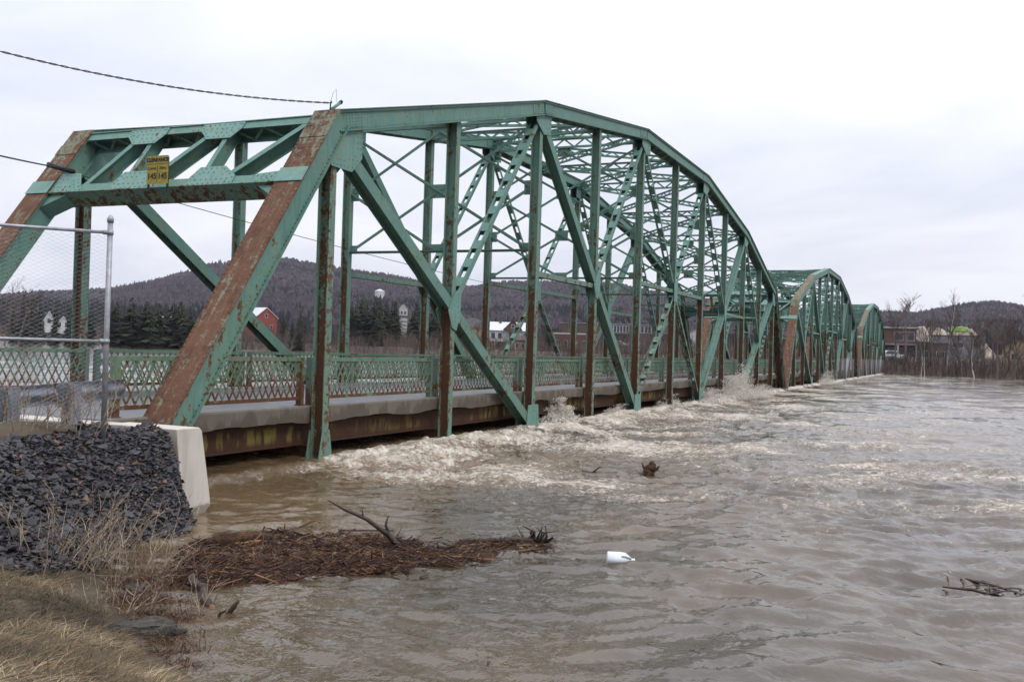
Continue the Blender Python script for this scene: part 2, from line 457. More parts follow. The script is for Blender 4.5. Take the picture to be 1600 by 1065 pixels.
def water_mat():
    m = NT('muddy_water')
    p = m.pos((1, 1, 1)); pf = m.pos((0.85, 1.0, 1))
    fl = m.n('ShaderNodeMapping', vector_type='TEXTURE'); fl.inputs['Rotation'].default_value = (0, 0, math.atan2(-0.91, 0.41)); fl.inputs['Scale'].default_value = (1.9, 0.9, 1)
    m.t.links.new(m.n('ShaderNodeNewGeometry').outputs['Position'], fl.inputs[0]); flow = fl.outputs[0]
    foam = m.n('ShaderNodeAttribute', attribute_name='foam').outputs['Fac']
    mud = m.n('ShaderNodeAttribute', attribute_name='mud').outputs['Fac']
    fn = m.noise(pf, 1.5, 10, 0.74, 1.2)
    fine = m.noise(p, 8, 7, 0.72, 0.8)
    def ridge(sc, det, d):
        n_ = m.noise(flow, sc, det, 0.62, d)
        return m.math('SUBTRACT', 1.0, m.math('ABSOLUTE', m.math('SUBTRACT', m.math('MULTIPLY', n_, 2.0), 1.0)))
    rg = m.math('MAXIMUM', m.ss(ridge(1.1, 6, 1.3), 0.88, 0.99), m.math('MULTIPLY', m.ss(ridge(3.1, 5, 1.0), 0.88, 0.99), 0.75))
    fm = m.math('ADD', foam, m.math('MULTIPLY', m.math('SUBTRACT', fn, 0.5), 1.7))
    fm = m.math('ADD', fm, m.math('MULTIPLY', m.math('SUBTRACT', fine, 0.5), 1.5))
    thick = m.math('MULTIPLY', m.ss(fm, 0.56, 1.06), 0.90)
    lace_ = m.math('MULTIPLY', m.math('MULTIPLY', rg, m.ss(fm, 0.04, 0.55)), 0.85)
    ff = m.math('MAXIMUM', thick, lace_)
    c = m.mix(m.noise(p, 0.35, 5), (0.032, 0.023, 0.013), (0.060, 0.043, 0.026))
    c = m.mix(mud, c, (0.112, 0.076, 0.041))
    c = m.mix(m.math('MULTIPLY', m.ss(fm, 0.0, 0.60), 0.60), c, (0.175, 0.124, 0.074))
    fc = m.mix(m.ss(fine, 0.35, 0.65), (0.25, 0.195, 0.13), (0.58, 0.54, 0.48))
    c = m.mix(ff, c, fc)
    r1 = m.noise(pf, 4.0, 4, 0.55, 0.5)
    r2 = m.noise(m.pos((1.0, 0.9, 1)), 15.0, 3, 0.5, 0.3)
    h = m.math('ADD', r1, m.math('MULTIPLY', r2, 0.24))
    h = m.math('ADD', h, m.math('MULTIPLY', m.math('MULTIPLY', ff, fine), 1.2))
    m.bump(h, 0.9, 0.021)
    m.b.inputs['IOR'].default_value = 1.47
    return m.fin(c, m.math('ADD', m.math('MULTIPLY', ff, 0.5), 0.045), 0.5)
M['water'] = water_mat()
def ground_mat():
    m = NT('far_ground')
    p = m.pos()
    c = m.mix(m.ss(m.noise(p, 0.02, 5), 0.35, 0.65), (0.070, 0.056, 0.045), (0.120, 0.096, 0.070))
    c = m.mix(m.math('MULTIPLY', m.noise(p, 0.15, 4), 0.5), c, (0.085, 0.07, 0.062))
    return m.fin(c, 0.95, 0.1)
M['ground'] = ground_mat()
def brick_mat(name, c1, c2):
    m = NT(name); p = m.pos()
    c = m.mix(m.noise(p, 3, 4), c1, c2)
    z = m.z(); 
    course = m.ss(m.math('FRACT', m.math('MULTIPLY', z['Z'], 4.0)), 0.0, 0.15)
    c = m.mix(m.math('MULTIPLY', m.math('SUBTRACT', 1.0, course), 0.2), c, (0.2, 0.18, 0.17))
    return m.fin(c, 0.9, 0.2)
M['brick'] = brick_mat('red_brick', (0.075, 0.041, 0.035), (0.110, 0.060, 0.050))
M['brickdark'] = brick_mat('brown_brick', (0.058, 0.042, 0.038), (0.085, 0.060, 0.052))
M['white'] = simple('white_siding', (0.34, 0.345, 0.36), (0.44, 0.445, 0.46), 1, 0.7, 0)
M['tanwall'] = simple('tan_siding', (0.19, 0.14, 0.085), (0.25, 0.19, 0.12), 1, 0.8, 0)
M['brownwall'] = simple('brown_siding', (0.07, 0.045, 0.035), (0.11, 0.075, 0.06), 1, 0.8, 0)
M['barnred'] = simple('barn_red', (0.16, 0.035, 0.028), (0.22, 0.055, 0.042), 1, 0.85, 0)
M['roofgrey'] = simple('grey_roof', (0.10, 0.10, 0.11), (0.17, 0.17, 0.18), 1, 0.8, 0)
M['roofwhite'] = simple('snowy_white_roof', (0.42, 0.43, 0.455), (0.52, 0.53, 0.555), 1, 0.7, 0)
M['roofdark'] = simple('dark_roof', (0.045, 0.040, 0.040), (0.08, 0.07, 0.068), 1, 0.85, 0)
M['pane'] = simple('dark_window_glass', (0.015, 0.017, 0.022), (0.03, 0.034, 0.042), 1, 0.15, 0, spec=0.6)
M['concrete'] = simple('pale_concrete', (0.30, 0.29, 0.28), (0.38, 0.37, 0.35), 1, 0.8, 0)
M['sand'] = simple('sand_pile', (0.24, 0.205, 0.165), (0.33, 0.285, 0.235), 0.5, 0.95, 0.4, 0.2)
M['tarp'] = simple('green_tarp', (0.12, 0.20, 0.03), (0.16, 0.26, 0.045), 0.6, 0.5, 0)
M['carwhite'] = simple('white_car_paint', (0.62, 0.63, 0.65), (0.66, 0.67, 0.69), 1, 0.25, 0, spec=0.5)
M['cargreen'] = simple('green_car_paint', (0.03, 0.16, 0.12), (0.04, 0.19, 0.14), 1, 0.25, 0, spec=0.5)
M['carsilver'] = simple('silver_car_paint', (0.30, 0.31, 0.33), (0.36, 0.37, 0.39), 1, 0.3, 0, spec=0.5)
M['tyre'] = simple('tyre_rubber', (0.012, 0.012, 0.012), (0.022, 0.022, 0.022), 4, 0.9, 0)
M['chrome'] = simple('bright_metal', (0.45, 0.45, 0.46), (0.55, 0.55, 0.56), 3, 0.3, 0, metal=0.8)
M['lampred'] = simple('red_lamp', (0.25, 0.01, 0.01), (0.3, 0.015, 0.015), 3, 0.3, 0)
# ------------------------------------------------------------------ the bridge
PN, WD = 5.7, 7.1
UH = {1: 7.31, 3: 10.28, 5: 11.84, 7: 11.84, 9: 10.28, 11: 7.31}
MH = {2: 3.50, 4: 5.00, 6: 5.55, 8: 5.00, 10: 3.50}
YV = Vector((0, 1, 0)); XV = Vector((1, 0, 0)); ZV = Vector((0, 0, 1))
def top_z(k):
    return UH[k] if k in UH else 0.5 * (UH[k - 1] + UH[k + 1])
def I_sec(d, w, t=0.022):
    return [(-d / 2, -d / 2 + t, -w / 2, w / 2, 0), (d / 2 - t, d / 2, -w / 2, w / 2, 0), (-d / 2 + t * .8, d / 2 - t * .8, -0.009, 0.009, 1)]
def lace(mb, p0, p1, a, depth, bar, step, m=0, thick=0.012, off=0.0):
    """zigzag lacing bars between two flanges `depth` apart along a"""
    p0 = Vector(p0); p1 = Vector(p1); d = p1 - p0; n = max(2, int(d.length / step)); a = Vector(a).normalized()
    nn = d.normalized().cross(a)
    for i in range(n):
        s = 1 if i % 2 else -1
        q0 = p0 + d * (i / n) + a * (s * depth / 2) + nn * off
        q1 = p0 + d * ((i + 1) / n) - a * (s * depth / 2) + nn * off
        mb.beam(q0, q1, [(-thick / 2, thick / 2, -bar / 2, bar / 2)], a=nn, m=m)
def laced_strut(name, p0, p1, a, depth, parent, mat, step=0.5, bar=0.075, fl=0.10):
    """two flange angles joined by zigzag lacing"""
    mb = MB(); p0 = Vector(p0); p1 = Vector(p1); d = (p1 - p0).normalized()
    a = Vector(a); a = (a - d * a.dot(d)).normalized(); nn = d.cross(a)
    for s in (-1, 1):
        mb.beam(p0 + a * (s * depth / 2), p1 + a * (s * depth / 2), [(-0.012, 0.012, -fl / 2, fl / 2), (-s * 0.012 - s * 0.07 if s > 0 else 0.012, -0.012 if s > 0 else 0.082, -0.008, 0.008)], a=a)
    o = mb.build(name, mat, parent)
    lb = MB(); lace(lb, p0, p1, a, depth - 0.06, bar, step, off=0.02)
    tag(lb.build('lacing', mat, o), kind='stuff')
    return o
def batten_member(name, p0, p1, parent, mats, d=0.28, w=0.15, step=0.78, length=0.34, parts=False):
    mb = MB(); p0 = Vector(p0); p1 = Vector(p1); dd = (p1 - p0).normalized()
    mb.beam(p0, p1, [(-d / 2, -d / 2 + 0.02, -w / 2, w / 2, 0), (d / 2 - 0.02, d / 2, -w / 2, w / 2, 0),
                     (-d / 2 + 0.018, -d / 2 + 0.06, w / 2 - 0.016, w / 2 - 0.004, 0), (d / 2 - 0.06, d / 2 - 0.018, w / 2 - 0.016, w / 2 - 0.004, 0)])
    o = mb.build(name, mats, parent)
    n = max(2, int((p1 - p0).length / step)); b = dd.cross(YV)
    jb = MB()
    for i in range(n + 1):
        c = p0 + (p1 - p0) * ((i + 0.25) / (n + 0.5))
        tgt = MB() if parts else jb
        for s in (-1, 1):
            tgt.beam(c - dd * length / 2, c + dd * length / 2, [(-d / 2 + 0.01, d / 2 - 0.01, s * (w / 2 + 0.001) - 0.006, s * (w / 2 + 0.001) + 0.006)])
        if parts: tgt.build('batten_plate', mats[0], o)
    if not parts: tag(jb.build('batten_plates', mats[0], o), kind='stuff')
    return o
def box_sec(hw, hd, t=0.02):
    """riveted box: two side webs, lips top and bottom"""
    return [(-hw, -hw + t, -hd, hd), (hw - t, hw, -hd, hd),
            (-hw - 0.055, -hw - 0.001, hd - 0.05, hd - 0.012), (hw + 0.001, hw + 0.055, hd - 0.05, hd - 0.012),
            (-hw - 0.075, -hw - 0.001, -hd + 0.004, -hd + 0.026), (hw + 0.001, hw + 0.075, -hd + 0.004, -hd + 0.026)]
E0 = Vector((0.42, 0, 0.0)); E1 = Vector((PN + 0.06, 0, UH[1]))
EL = (E1 - E0).length
E_DIR = (E1 - E0).normalized()
E_N = Vector((-E_DIR.z, 0, E_DIR.x))          # outward normal of the sloping end frame (up and towards the bank)
BARS = {}
def bar_mesh(dx, h, lean, mat):
    key = (round(dx, 3), round(h, 3), lean, mat.name)
    if key not in BARS:
        mb = MB()
        mb.beam((0, 0, 0), (dx * lean, 0, h), [(-0.005, 0.005, -0.019, 0.019)])
        BARS[key] = mb.mesh('lattice_bar', mat)
    return BARS[key]
def railing(root, x0, x1, y, zb, zt, single, mat, pmat, posts=(True, True)):
    f = MB()
    f.box((x0, y - 0.05, zt - 0.02), (x1, y + 0.05, zt), 0)
    f.box((x0, y - 0.05, zt - 0.085), (x1, y - 0.035, zt - 0.021), 0)
    f.box((x0, y - 0.045, zb), (x1, y + 0.045, zb + 0.02), 0)
    f.box((x0, y - 0.045, zb + 0.021), (x1, y - 0.03, zb + 0.075), 0)
    o = f.build('railing', mat, root)
    for xx, on in ((x0, posts[0]), (x1, posts[1])):
        if on:
            pb = MB(); pb.box((xx - 0.055, y - 0.07, 1.19), (xx + 0.055, y + 0.06, zt - 0.005), 0)
            pb.box((xx - 0.075, y - 0.09, 1.185), (xx + 0.075, y + 0.08, 1.235), 0)
            pb.build('railing_post', pmat, o)
    h = zt - zb - 0.03; dx = 0.50; sp = 0.20; jb = MB()
    n0 = int(-dx / sp); n1 = int((x1 - x0) / sp) + 1
    for lean in (1, -1):
        yy = y - 0.012 * lean - 0.01
        for i in range(n0, n1 + 3):
            xs = x0 + i * sp + (0 if lean > 0 else dx)
            xe = xs + lean * dx
            lo, hi = min(xs, xe), max(xs, xe)
            if hi <= x0 + 0.05 or lo >= x1 - 0.05: continue
            if lo >= x0 and hi <= x1:
                if single:
                    b = link('lattice_bar', bar_mesh(dx, h, lean, mat), o); b.location = (xs, yy, zb + 0.015)
                else:
                    jb.beam((xs, yy, zb + 0.015), (xe, yy, zb + 0.015 + h), [(-0.005, 0.005, -0.019, 0.019)])
            else:
                t0, t1 = 0.0, 1.0
                for lim, sgn in ((x0, 1), (x1, -1)):
                    ta = (lim - xs) / (xe - xs)
                    inside0 = (xs - lim) * sgn >= 0
                    if inside0 and (xe - lim) * sgn < 0: t1 = min(t1, ta)
                    elif not inside0: t0 = max(t0, ta)
                if t1 - t0 > 0.05:
                    A = Vector((xs, yy, zb + 0.015)); B = Vector((xe, yy, zb + 0.015 + h))
                    jb.beam(A.lerp(B, t0), A.lerp(B, t1), [(-0.005, 0.005, -0.019, 0.019)])
    if jb.v: tag(jb.build('lattice', mat, o), kind='stuff')
    return o

def gusset(root, pts, y0, hw, rivs, mat, t=0.02):
    """pair of plates on both sides of a joint; pts are (x,z)"""
    g = MB()
    for s in (-1, 1):
        g.plate([(x, y0 + s * hw, z) for x, z in (pts if s < 0 else pts[::-1])], (0, s, 0) if s < 0 else (0, 1, 0), t)
    o = g.build('gusset_plate', mat, root)
    if rivs:
        rb = MB()
        for x, z in rivs: rb.rivet((x, y0 - hw - t / 2, z), (0, -1, 0), 0.019)
        tag(rb.build('rivets', mat, o), kind='stuff')
    return o
def inset_rows(pts, n_edge=None, step=0.13, inset=0.07):
    """rivets along the edges of a convex plate"""
    c = (sum(p[0] for p in pts) / len(pts), sum(p[1] for p in pts) / len(pts)); out_ = []
    for i in range(len(pts)):
        a = Vector(pts[i]); b = Vector(pts[(i + 1) % len(pts)]); d = b - a; L_ = d.length
        nrm = Vector((-d.y, d.x)).normalized()
        if nrm.dot(Vector(c) - a) < 0: nrm = -nrm
        for ins in (inset, inset + 0.12):
            k = int((L_ - 2 * ins) / step)
            for j in range(k + 1):
                q = a + d.normalized() * (ins + j * step) + nrm * ins
                out_.append((q.x, q.y))
    return out_

def build_span(root, near):
    """one through-truss span in local coordinates; near adds rivets, single batten plates and single lattice bars"""
    for y0, side in ((0.0, -1), (WD, 1)):
        det = near and side < 0
        web = M['web'] if side < 0 else M['webfar']
        # end posts
        for mir in (False, True):
            def mp(p):
                return Vector((12 * PN - p.x, p.y, p.z)) if mir else p
            a0 = mp(E0 + YV * y0); a1 = mp(E1 + YV * y0 + E_DIR * 0.1)
            mb = MB()
            av = YV * (-1 if mir else 1)
            d = (a1 - a0).normalized(); nb = d.cross(YV)
            flip = 1 if nb.z > 0 else -1
            sec = [(r[0], r[1], r[2] * flip, r[3] * flip) for r in box_sec(0.25, 0.235)]
            sec = [(r[0], r[1], min(r[2], r[3]), max(r[2], r[3])) for r in sec]
            mb.beam(a0, a1, sec)
            ep = mb.build('end_post', M['teal'] if not mir else M['flange'], root)
            cb = MB(); cb.beam(a0, a1, [(-0.33, 0.33, *sorted((flip * 0.235, flip * 0.262)))])
            nrm = nb * flip
            for s0, s1 in ((8.3, 8.62),):
                if s1 < EL: cb.beam(a0 + d * s0, a0 + d * s1, [(-0.335, 0.335, *sorted((flip * 0.264, flip * 0.276)))])
            cb.build('cover_plate', M['cover'], ep)
            lb = MB(); lace(lb, a0 + d * 0.5 - nrm * 0.22, a1 - d * 0.6 - nrm * 0.22, YV, 0.44, 0.07, 0.5)
            tag(lb.build('lacing', M['web'], ep), kind='stuff')
            if det and not mir:
                rb = MB(); n = int(EL / 0.115)
                for i in range(n):
                    c = a0 + d * (i * 0.115 + 0.05)
                    for yy in (-0.295, 0.295): rb.rivet(c + YV * yy + nrm * 0.263, nrm, 0.021)
                    rb.rivet(c + YV * -0.252 + nrm * 0.20, -YV, 0.021); rb.rivet(c + YV * -0.252 - nrm * 0.20, -YV, 0.021)
                    if i % 2 and i * 0.115 > 7.4:
                        for yy in (-0.2, -0.1, 0.0, 0.1, 0.2): rb.rivet(c + YV * yy + nrm * 0.263, nrm, 0.017)
                tag(rb.build('rivets', M['cover'], ep), kind='stuff')
        # top chord
        ks = [1, 3, 5, 7, 9, 11]
        for i in range(5):
            k0, k1 = ks[i], ks[i + 1]
            p0 = Vector((k0 * PN, y0, UH[k0])); p1 = Vector((k1 * PN, y0, UH[k1]))
            d = (p1 - p0).normalized(); nb = d.cross(YV)
            mb = MB(); mb.beam(p0 - d * 0.03, p1 + d * 0.03, [(r[0] * 0.9, r[1] * 0.9, r[2], r[3]) for r in box_sec(0.25, 0.225 - 0.003 * (i % 2))])
            tc_ = mb.build('top_chord', M['teal_clean'], root)
            cb = MB(); cb.beam(p0 - d * 0.05, p1 + d * 0.05, [(-0.31, 0.31, 0.2265, 0.2465)])
            cb.build('cover_plate', M['cover'] if (not near and i == 0) else M['flange'], tc_)
            lb = MB(); lace(lb, p0 + d * 0.9 - nb * 0.215, p1 - d * 0.9 - nb * 0.215, YV, 0.42, 0.07, 0.42)
            for e in (p0 + d * 0.5, p1 - d * 0.5):
                lb.beam(e - d * 0.35 - nb * 0.225, e + d * 0.35 - nb * 0.225, [(-0.23, 0.23, -0.006, 0.006)])
            tag(lb.build('lacing', M['flange'], tc_), kind='stuff')
            for e, sg in ((p0, 1), (p1, -1)):       # splice plates by the joints
                for r_ in ((-0.238, -0.2255, -0.15, 0.15), (0.2255, 0.238, -0.15, 0.15)):
                    sp_ = MB(); sp_.beam(e + d * (sg * 0.05), e + d * (sg * 0.95), [r_])
                    sp_.build('splice_plate', M['teal_clean'], tc_)
            if det and i < 2:
                rb = MB(); n = int((p1 - p0).length / 0.12)
                for j in range(n):
                    c = p0 + d * (j * 0.12 + 0.06)
                    for bb in (0.19, -0.175): rb.rivet(c - YV * 0.2265 + nb * bb, -YV, 0.018)
                    if j * 0.12 < 0.9 or (n - j) * 0.12 < 0.9:
                        for bb in (-0.1, -0.03, 0.04, 0.11): rb.rivet(c - YV * 0.238 + nb * bb, -YV, 0.017)
                tag(rb.build('rivets', M['teal'], tc_), kind='stuff')
        # verticals
        for k in range(1, 12):
            zt = top_z(k) - 0.16
            mb = MB(); mb.beam((k * PN, y0, 0.04), (k * PN, y0, zt), I_sec(0.30, 0.22))
            vp = mb.build('vertical_post', [M['flange'], web], root)
            if side < 0 and k % 2 == 1 and k in (1,):
                fb = MB()
                for s in (-1, 1):
                    fb.plate([(k * PN - 0.26, y0 + s * 0.162, 0.04), (k * PN + 0.26, y0 + s * 0.162, 0.04), (k * PN + 0.13, y0 + s * 0.162, 0.72), (k * PN - 0.13, y0 + s * 0.162, 0.72)], (0, -1, 0), 0.018)
                fb.build('foot_plate', M['flange'], vp)
        # diagonals
        for mir in (False, True):
            def X(k): return (12 - k) * PN if mir else k * PN
            def q(k, z): return Vector((X(k), y0, z))
            for (ka, kb, kc) in ((1, 2, 3), (3, 4, 5)):
                mb = MB(); mb.beam(q(ka, UH[ka] - 0.25), q(kc, 0.12), I_sec(0.33, 0.30))
                mb.build('main_diagonal', [M['teal'], M['web'] if side > 0 else M['teal']], root)
                batten_member('sub_diagonal', q(kb, MH[kb] + 0.1), q(kc, UH[kc] - 0.25), root, [M['teal'], M['teal']], parts=det and not mir)
            batten_member('counter_diagonal', q(5, UH[5] - 0.25), q(6, MH[6] + 0.1), root, [M['teal'], M['teal']], d=0.26, w=0.13)
            batten_member('counter_diagonal', q(6, MH[6] - 0.1), q(5, 0.3), root, [M['flange'], M['flange']], d=0.25, w=0.14)
            for (ka, kb) in ((3, 4), (5, 6)):
                mb = MB(); zz = MH[kb]
                mb.beam(q(ka, zz), q(kb, zz), [(r[0], r[1], r[2], r[3], 0) for r in I_sec(0.22, 0.17)])
                mb.build('longitudinal_strut', M['flange'], root)
            # gussets
            sgn = -1 if mir else 1
            c = X(1)
            pts = [(c - sgn * 0.32, UH[1] - 0.22), (c + sgn * 1.0, UH[1] + 0.16), (c + sgn * 1.0, UH[1] - 0.62), (c + sgn * 0.62, UH[1] - 0.98), (c - sgn * 0.15, UH[1] - 0.98), (c - sgn * 0.62, UH[1] - 0.55)]
            if not mir: pts = pts[::-1]
            gusset(root, pts, y0, 0.195, inset_rows(pts) if det and not mir else None, M['gusset'], 0.018)
            for k in (3, 5):
                c = X(k); z0 = UH[k] - 0.1
                sl0 = (UH[k] - UH[k - 2]) / (2 * PN); sl1 = ((UH[k + 2] - UH[k]) / (2 * PN))
                pts = [(c - sgn * 0.55, z0 - 0.55 * sl0), (c + sgn * 0.7, z0 + 0.7 * sl1), (c + sgn * 0.7, z0 - 0.62), (c + sgn * 0.1, z0 - 0.72), (c - sgn * 0.5, z0 - 0.42)]
                if not mir: pts = pts[::-1]
                gusset(root, pts, y0, 0.185, inset_rows(pts) if det and not mir else None, M['gusset'])
            for k in (3, 5):
                c = X(k)
                pts = [(c - sgn * 0.62, -0.05), (c + sgn * 0.42, -0.05), (c + sgn * 0.30, 0.82), (c - sgn * 0.50, 0.82)]
                if mir: pts = pts[::-1]
                gusset(root, pts, y0, 0.188, inset_rows(pts, step=0.16) if det and not mir else None, M['gusset'])
            for k in (2, 4):
                c = X(k); z = MH[k]
                pts = [(c - sgn * 0.34, z + 0.02), (c - sgn * 0.10, z - 0.42), (c + sgn * 0.14, z - 0.5), (c + sgn * 0.34, z - 0.05), (c + sgn * 0.36, z + 0.62), (c + sgn * 0.05, z + 0.55)]
                if mir: pts = pts[::-1]
                gusset(root, pts, y0, 0.180, inset_rows(pts, step=0.15) if det and not mir else None, M['gusset'])
        pts = [(6 * PN - 0.3, MH[6] - 0.5), (6 * PN + 0.3, MH[6] - 0.5), (6 * PN + 0.3, MH[6] + 0.5), (6 * PN - 0.3, MH[6] + 0.5)]
        gusset(root, pts, y0, 0.180, None, M['gusset'])
        # bottom chord
        for i in range(6):
            mb = MB(); mb.box((i * 2 * PN + 0.01, y0 - 0.17, -0.36), ((i * 2 + 2) * PN - 0.01, y0 + 0.17, 0.03)); mb.box((i * 2 * PN + 0.01, y0 - 0.215, 0.0305), ((i * 2 + 2) * PN - 0.01, y0 + 0.215, 0.048))
            mb.build('bottom_chord', M['gusset'], root)
    # portals
    for mir in (False, True):
        def mp(p): return Vector((12 * PN - p.x, p.y, p.z)) if mir else Vector(p)
        N_ = Vector((-E_N.x, 0, E_N.z)) if mir else E_N
        def pq(s, y, n=0.0): return mp(E0 + E_DIR * s + E_N * n + YV * y)
        sB, sT = 7.16, 8.92
        ys = [0.28, 0.28 + (WD - 0.56) / 3, 0.28 + 2 * (WD - 0.56) / 3, WD - 0.28]      # near -> far
        mb = MB()
        mb.beam(pq(sT, 0.27), pq(sT, WD - 0.27), [(0.19, 0.21, -0.10, 0.10), (-0.21, -0.19, -0.10, 0.10)], a=N_)
        mb.beam(pq(sT + 0.12, 0.27), pq(sT + 0.12, WD - 0.27), [(-0.24, 0.24, -0.012, 0.012)], a=N_)
        ts = mb.build('portal_top_strut', M['teal'], root)
        lb = MB(); lace(lb, pq(sT - 0.06, 0.3), pq(sT - 0.06, WD - 0.3), N_, 0.36, 0.06, 0.42)
        tag(lb.build('lacing', M['web'], ts), kind='stuff')
        mb = MB()
        mb.beam(pq(sB, 0.27), pq(sB, WD - 0.27), [(0.19, 0.213, -0.13, 0.13), (-0.213, -0.19, -0.13, 0.13)], a=N_)
        mb.beam(pq(sB - 0.12, 0.27), pq(sB - 0.12, WD - 0.27), [(-0.25, 0.25, -0.014, 0.014, 1)], a=N_)
        mb.build('portal_bottom_strut', [M['teal'], M['web']], root)
        # kneed corner brackets under the bottom strut
        for yk, sy in ((0.27, 1), (WD - 0.27, -1)):
            kb_ = MB(); kb_.plate([pq(sB - 0.14, yk, 0.15), pq(sB - 0.14, yk + sy * 0.55, 0.15), pq(sB - 0.5, yk, 0.15)], N_, 0.02)
            kb_.plate([pq(sB - 0.14, yk + sy * 0.55, 0), pq(sB - 0.5, yk, 0)][:1] + [pq(sB - 0.14, yk + sy * 0.55, -0.2), pq(sB - 0.5, yk, -0.2), pq(sB - 0.5, yk, 0.16), pq(sB - 0.14, yk + sy * 0.55, 0.16)], (0, sy, -1), 0.015)
            kb_.build('corner_bracket', M['teal'], root)
        for j in range(3):          # diagonals lean towards the near truss
            y_top, y_bot = ys[j], ys[j + 1]
            y_top = y_top + (0.42 if j else 0.12); y_bot = y_bot - (1.0 if j == 2 else 0.62)
            mb = MB(); mb.beam(pq(sT - 0.08, y_top), pq(sB + 0.1, y_bot), [(-0.10, 0.20, -0.008, 0.008), (0.185, 0.203, -0.07, 0.07), (-0.113, -0.095, -0.07, 0.07)], a=N_)
            mb.build('portal_diagonal', M['teal'], root)
        for j in (1, 2):
            mb = MB(); mb.beam(pq(sB, ys[j]), pq(sT, ys[j]), [(-0.09, 0.19, -0.007, 0.007), (0.176, 0.196, -0.06, 0.06), (-0.106, -0.086, -0.06, 0.06)], a=N_)
            mb.build('portal_vertical', M['teal'], root)
        def pgus(poly):
            g = MB(); 
            g.plate([pq(s, y, 0.226) for y, s in poly], N_, 0.016)
            o = g.build('portal_gusset', M['gusset'], root)
            if near and not mir:
                rb = MB()
                for y, s in inset_rows(poly, step=0.14, inset=0.06): rb.rivet(pq(s, y, 0.235), N_, 0.019)
                tag(rb.build('rivets', M['teal'], o), kind='stuff')
        for j in (1, 2):
            y = ys[j]
            pgus([(y - 0.16, sT - 0.40), (y + 0.50, sT - 0.40), (y + 0.82, sT - 0.10), (y + 0.82, sT + 0.10), (y - 0.34, sT + 0.10), (y - 0.34, sT - 0.10)])
            pgus([(y - 0.95, sB - 0.13), (y + 0.28, sB - 0.13), (y + 0.28, sB + 0.14), (y + 0.14, sB + 0.44), (y - 0.55, sB + 0.44), (y - 0.95, sB + 0.14)])
        pgus([(WD - 1.35, sB - 0.13), (WD - 0.34, sB - 0.13), (WD - 0.34, sB + 0.48), (WD - 0.95, sB + 0.48)])
        pgus([(0.34, sB - 0.13), (0.95, sB - 0.13), (0.95, sB + 0.14), (0.34, sB + 0.2)])
        for yk in (0.0, WD):      # cover plate straps where the portal lands on the end posts
            g = MB(); g.beam(pq(sB - 0.17, yk), pq(sB + 0.22, yk), [(-0.345, 0.345, *sorted(((-1 if mir else 1) * x for x in (0.278, 0.29))))])
            g.build('portal_strap', M['gusset'], root)
    # sway frames and top laterals
    for k in range(2, 11):
        x = k * PN; zt = top_z(k) - 0.05
        if k % 2:
            laced_strut('sway_top_strut', (x, 0.2, zt - 0.1), (x, WD - 0.2, zt - 0.1), ZV, 0.42, root, M['teal'], 0.45)
            zb_ = 5.77; tiers = 2 if k in (3, 9) else 3
            mb = MB(); mb.beam((x, 0.15, zb_), (x, WD - 0.15, zb_), [(-0.012, 0.012, -0.075, 0.075), (-0.07, -0.0125, -0.006, 0.006)], a=ZV)
            mb.build('sway_bottom_strut', M['flange'], root)
            zz = [zb_ + (zt - 0.45 - zb_) * i / tiers for i in range(tiers + 1)]
            yy = [0.15, WD / 2, WD - 0.15]
            for i in range(tiers):
                for j in (0, 1):
                    for fl_ in (0, 1):
                        mb = MB(); off = XV * (0.02 if fl_ else -0.02)
                        mb.beam(Vector((x, yy[j], zz[i + fl_])) + off, Vector((x, yy[j + 1], zz[i + 1 - fl_])) + off, [(-0.007, 0.007, -0.05, 0.05), (0.008 if fl_ else -0.05, 0.05 if fl_ else -0.008, -0.006, 0.006)], a=XV)
                        mb.build('sway_brace', M['teal'], root)
            for i in range(tiers + 1):
                for j in (0, 1, 2):
                    y = yy[j]; z = zz[i]
                    gp = MB(); hw = 0.3 if j == 1 else 0.26
                    lo = y - (hw if j else 0.03); hi = y + (hw if j < 2 else 0.03)
                    v0 = z - (0.24 if i else 0.07); v1 = z + 0.22
                    gp.plate([(x + 0.035, lo, v0), (x + 0.035, hi, v0), (x + 0.035, hi, v1), (x + 0.035, lo, v1)], XV, 0.012)
                    gp.build('sway_gusset', M['flange'], root)
        else:
            laced_strut('lateral_strut', (x, 0.2, zt - 0.1), (x, WD - 0.2, zt - 0.1), ZV, 0.34, root, M['teal'], 0.4)
    for k in range(1, 11):
        za, zb_ = top_z(k), top_z(k + 1)
        for fl_ in (0, 1):
            p0 = Vector((k * PN + 0.2, (WD - 0.22) if fl_ else 0.22, za - 0.02)); p1 = Vector(((k + 1) * PN - 0.2, 0.22 if fl_ else (WD - 0.22), zb_ - 0.02))
            p0.z += 0.03 * fl_; p1.z += 0.03 * fl_
            laced_strut('lateral_brace', p0, p1, ZV, 0.26, root, M['teal'], 0.36, 0.06, 0.085)
    # deck
    Ln = 12 * PN
    n = int(Ln / 0.12); xs = np.linspace(0.0, Ln, n + 1)
    for sgn, yf, nm in ((1, 0.20, 'deck_edge'), (-1, WD - 0.20, 'deck_edge')):
        zb_ = 0.875 - 0.05 * np.clip(fbm(xs * 0.55, xs * 0 + 3.1 * sgn, 4) * 2.0, -1, 0.6) + 0.025 * fbm(xs * 3.1, xs * 0 + 7, 3)
        rows = []
        for zrel, yo in ((1.205, 0.56), (1.21, 0.025), (1.185, 0.0), (1.0, 0.008), (None, 0.015), (None, 0.30)):
            z = zb_ if zrel is None else np.full_like(xs, zrel)
            jit = 0.012 * fbm(xs * 2.3, z * 4 + yo * 10, 3)
            rows.append(np.stack([xs, yf + sgn * (yo + jit), z], 1))
        V = np.concatenate(rows); m_ = n + 1; F = []
        i0 = np.arange(n)
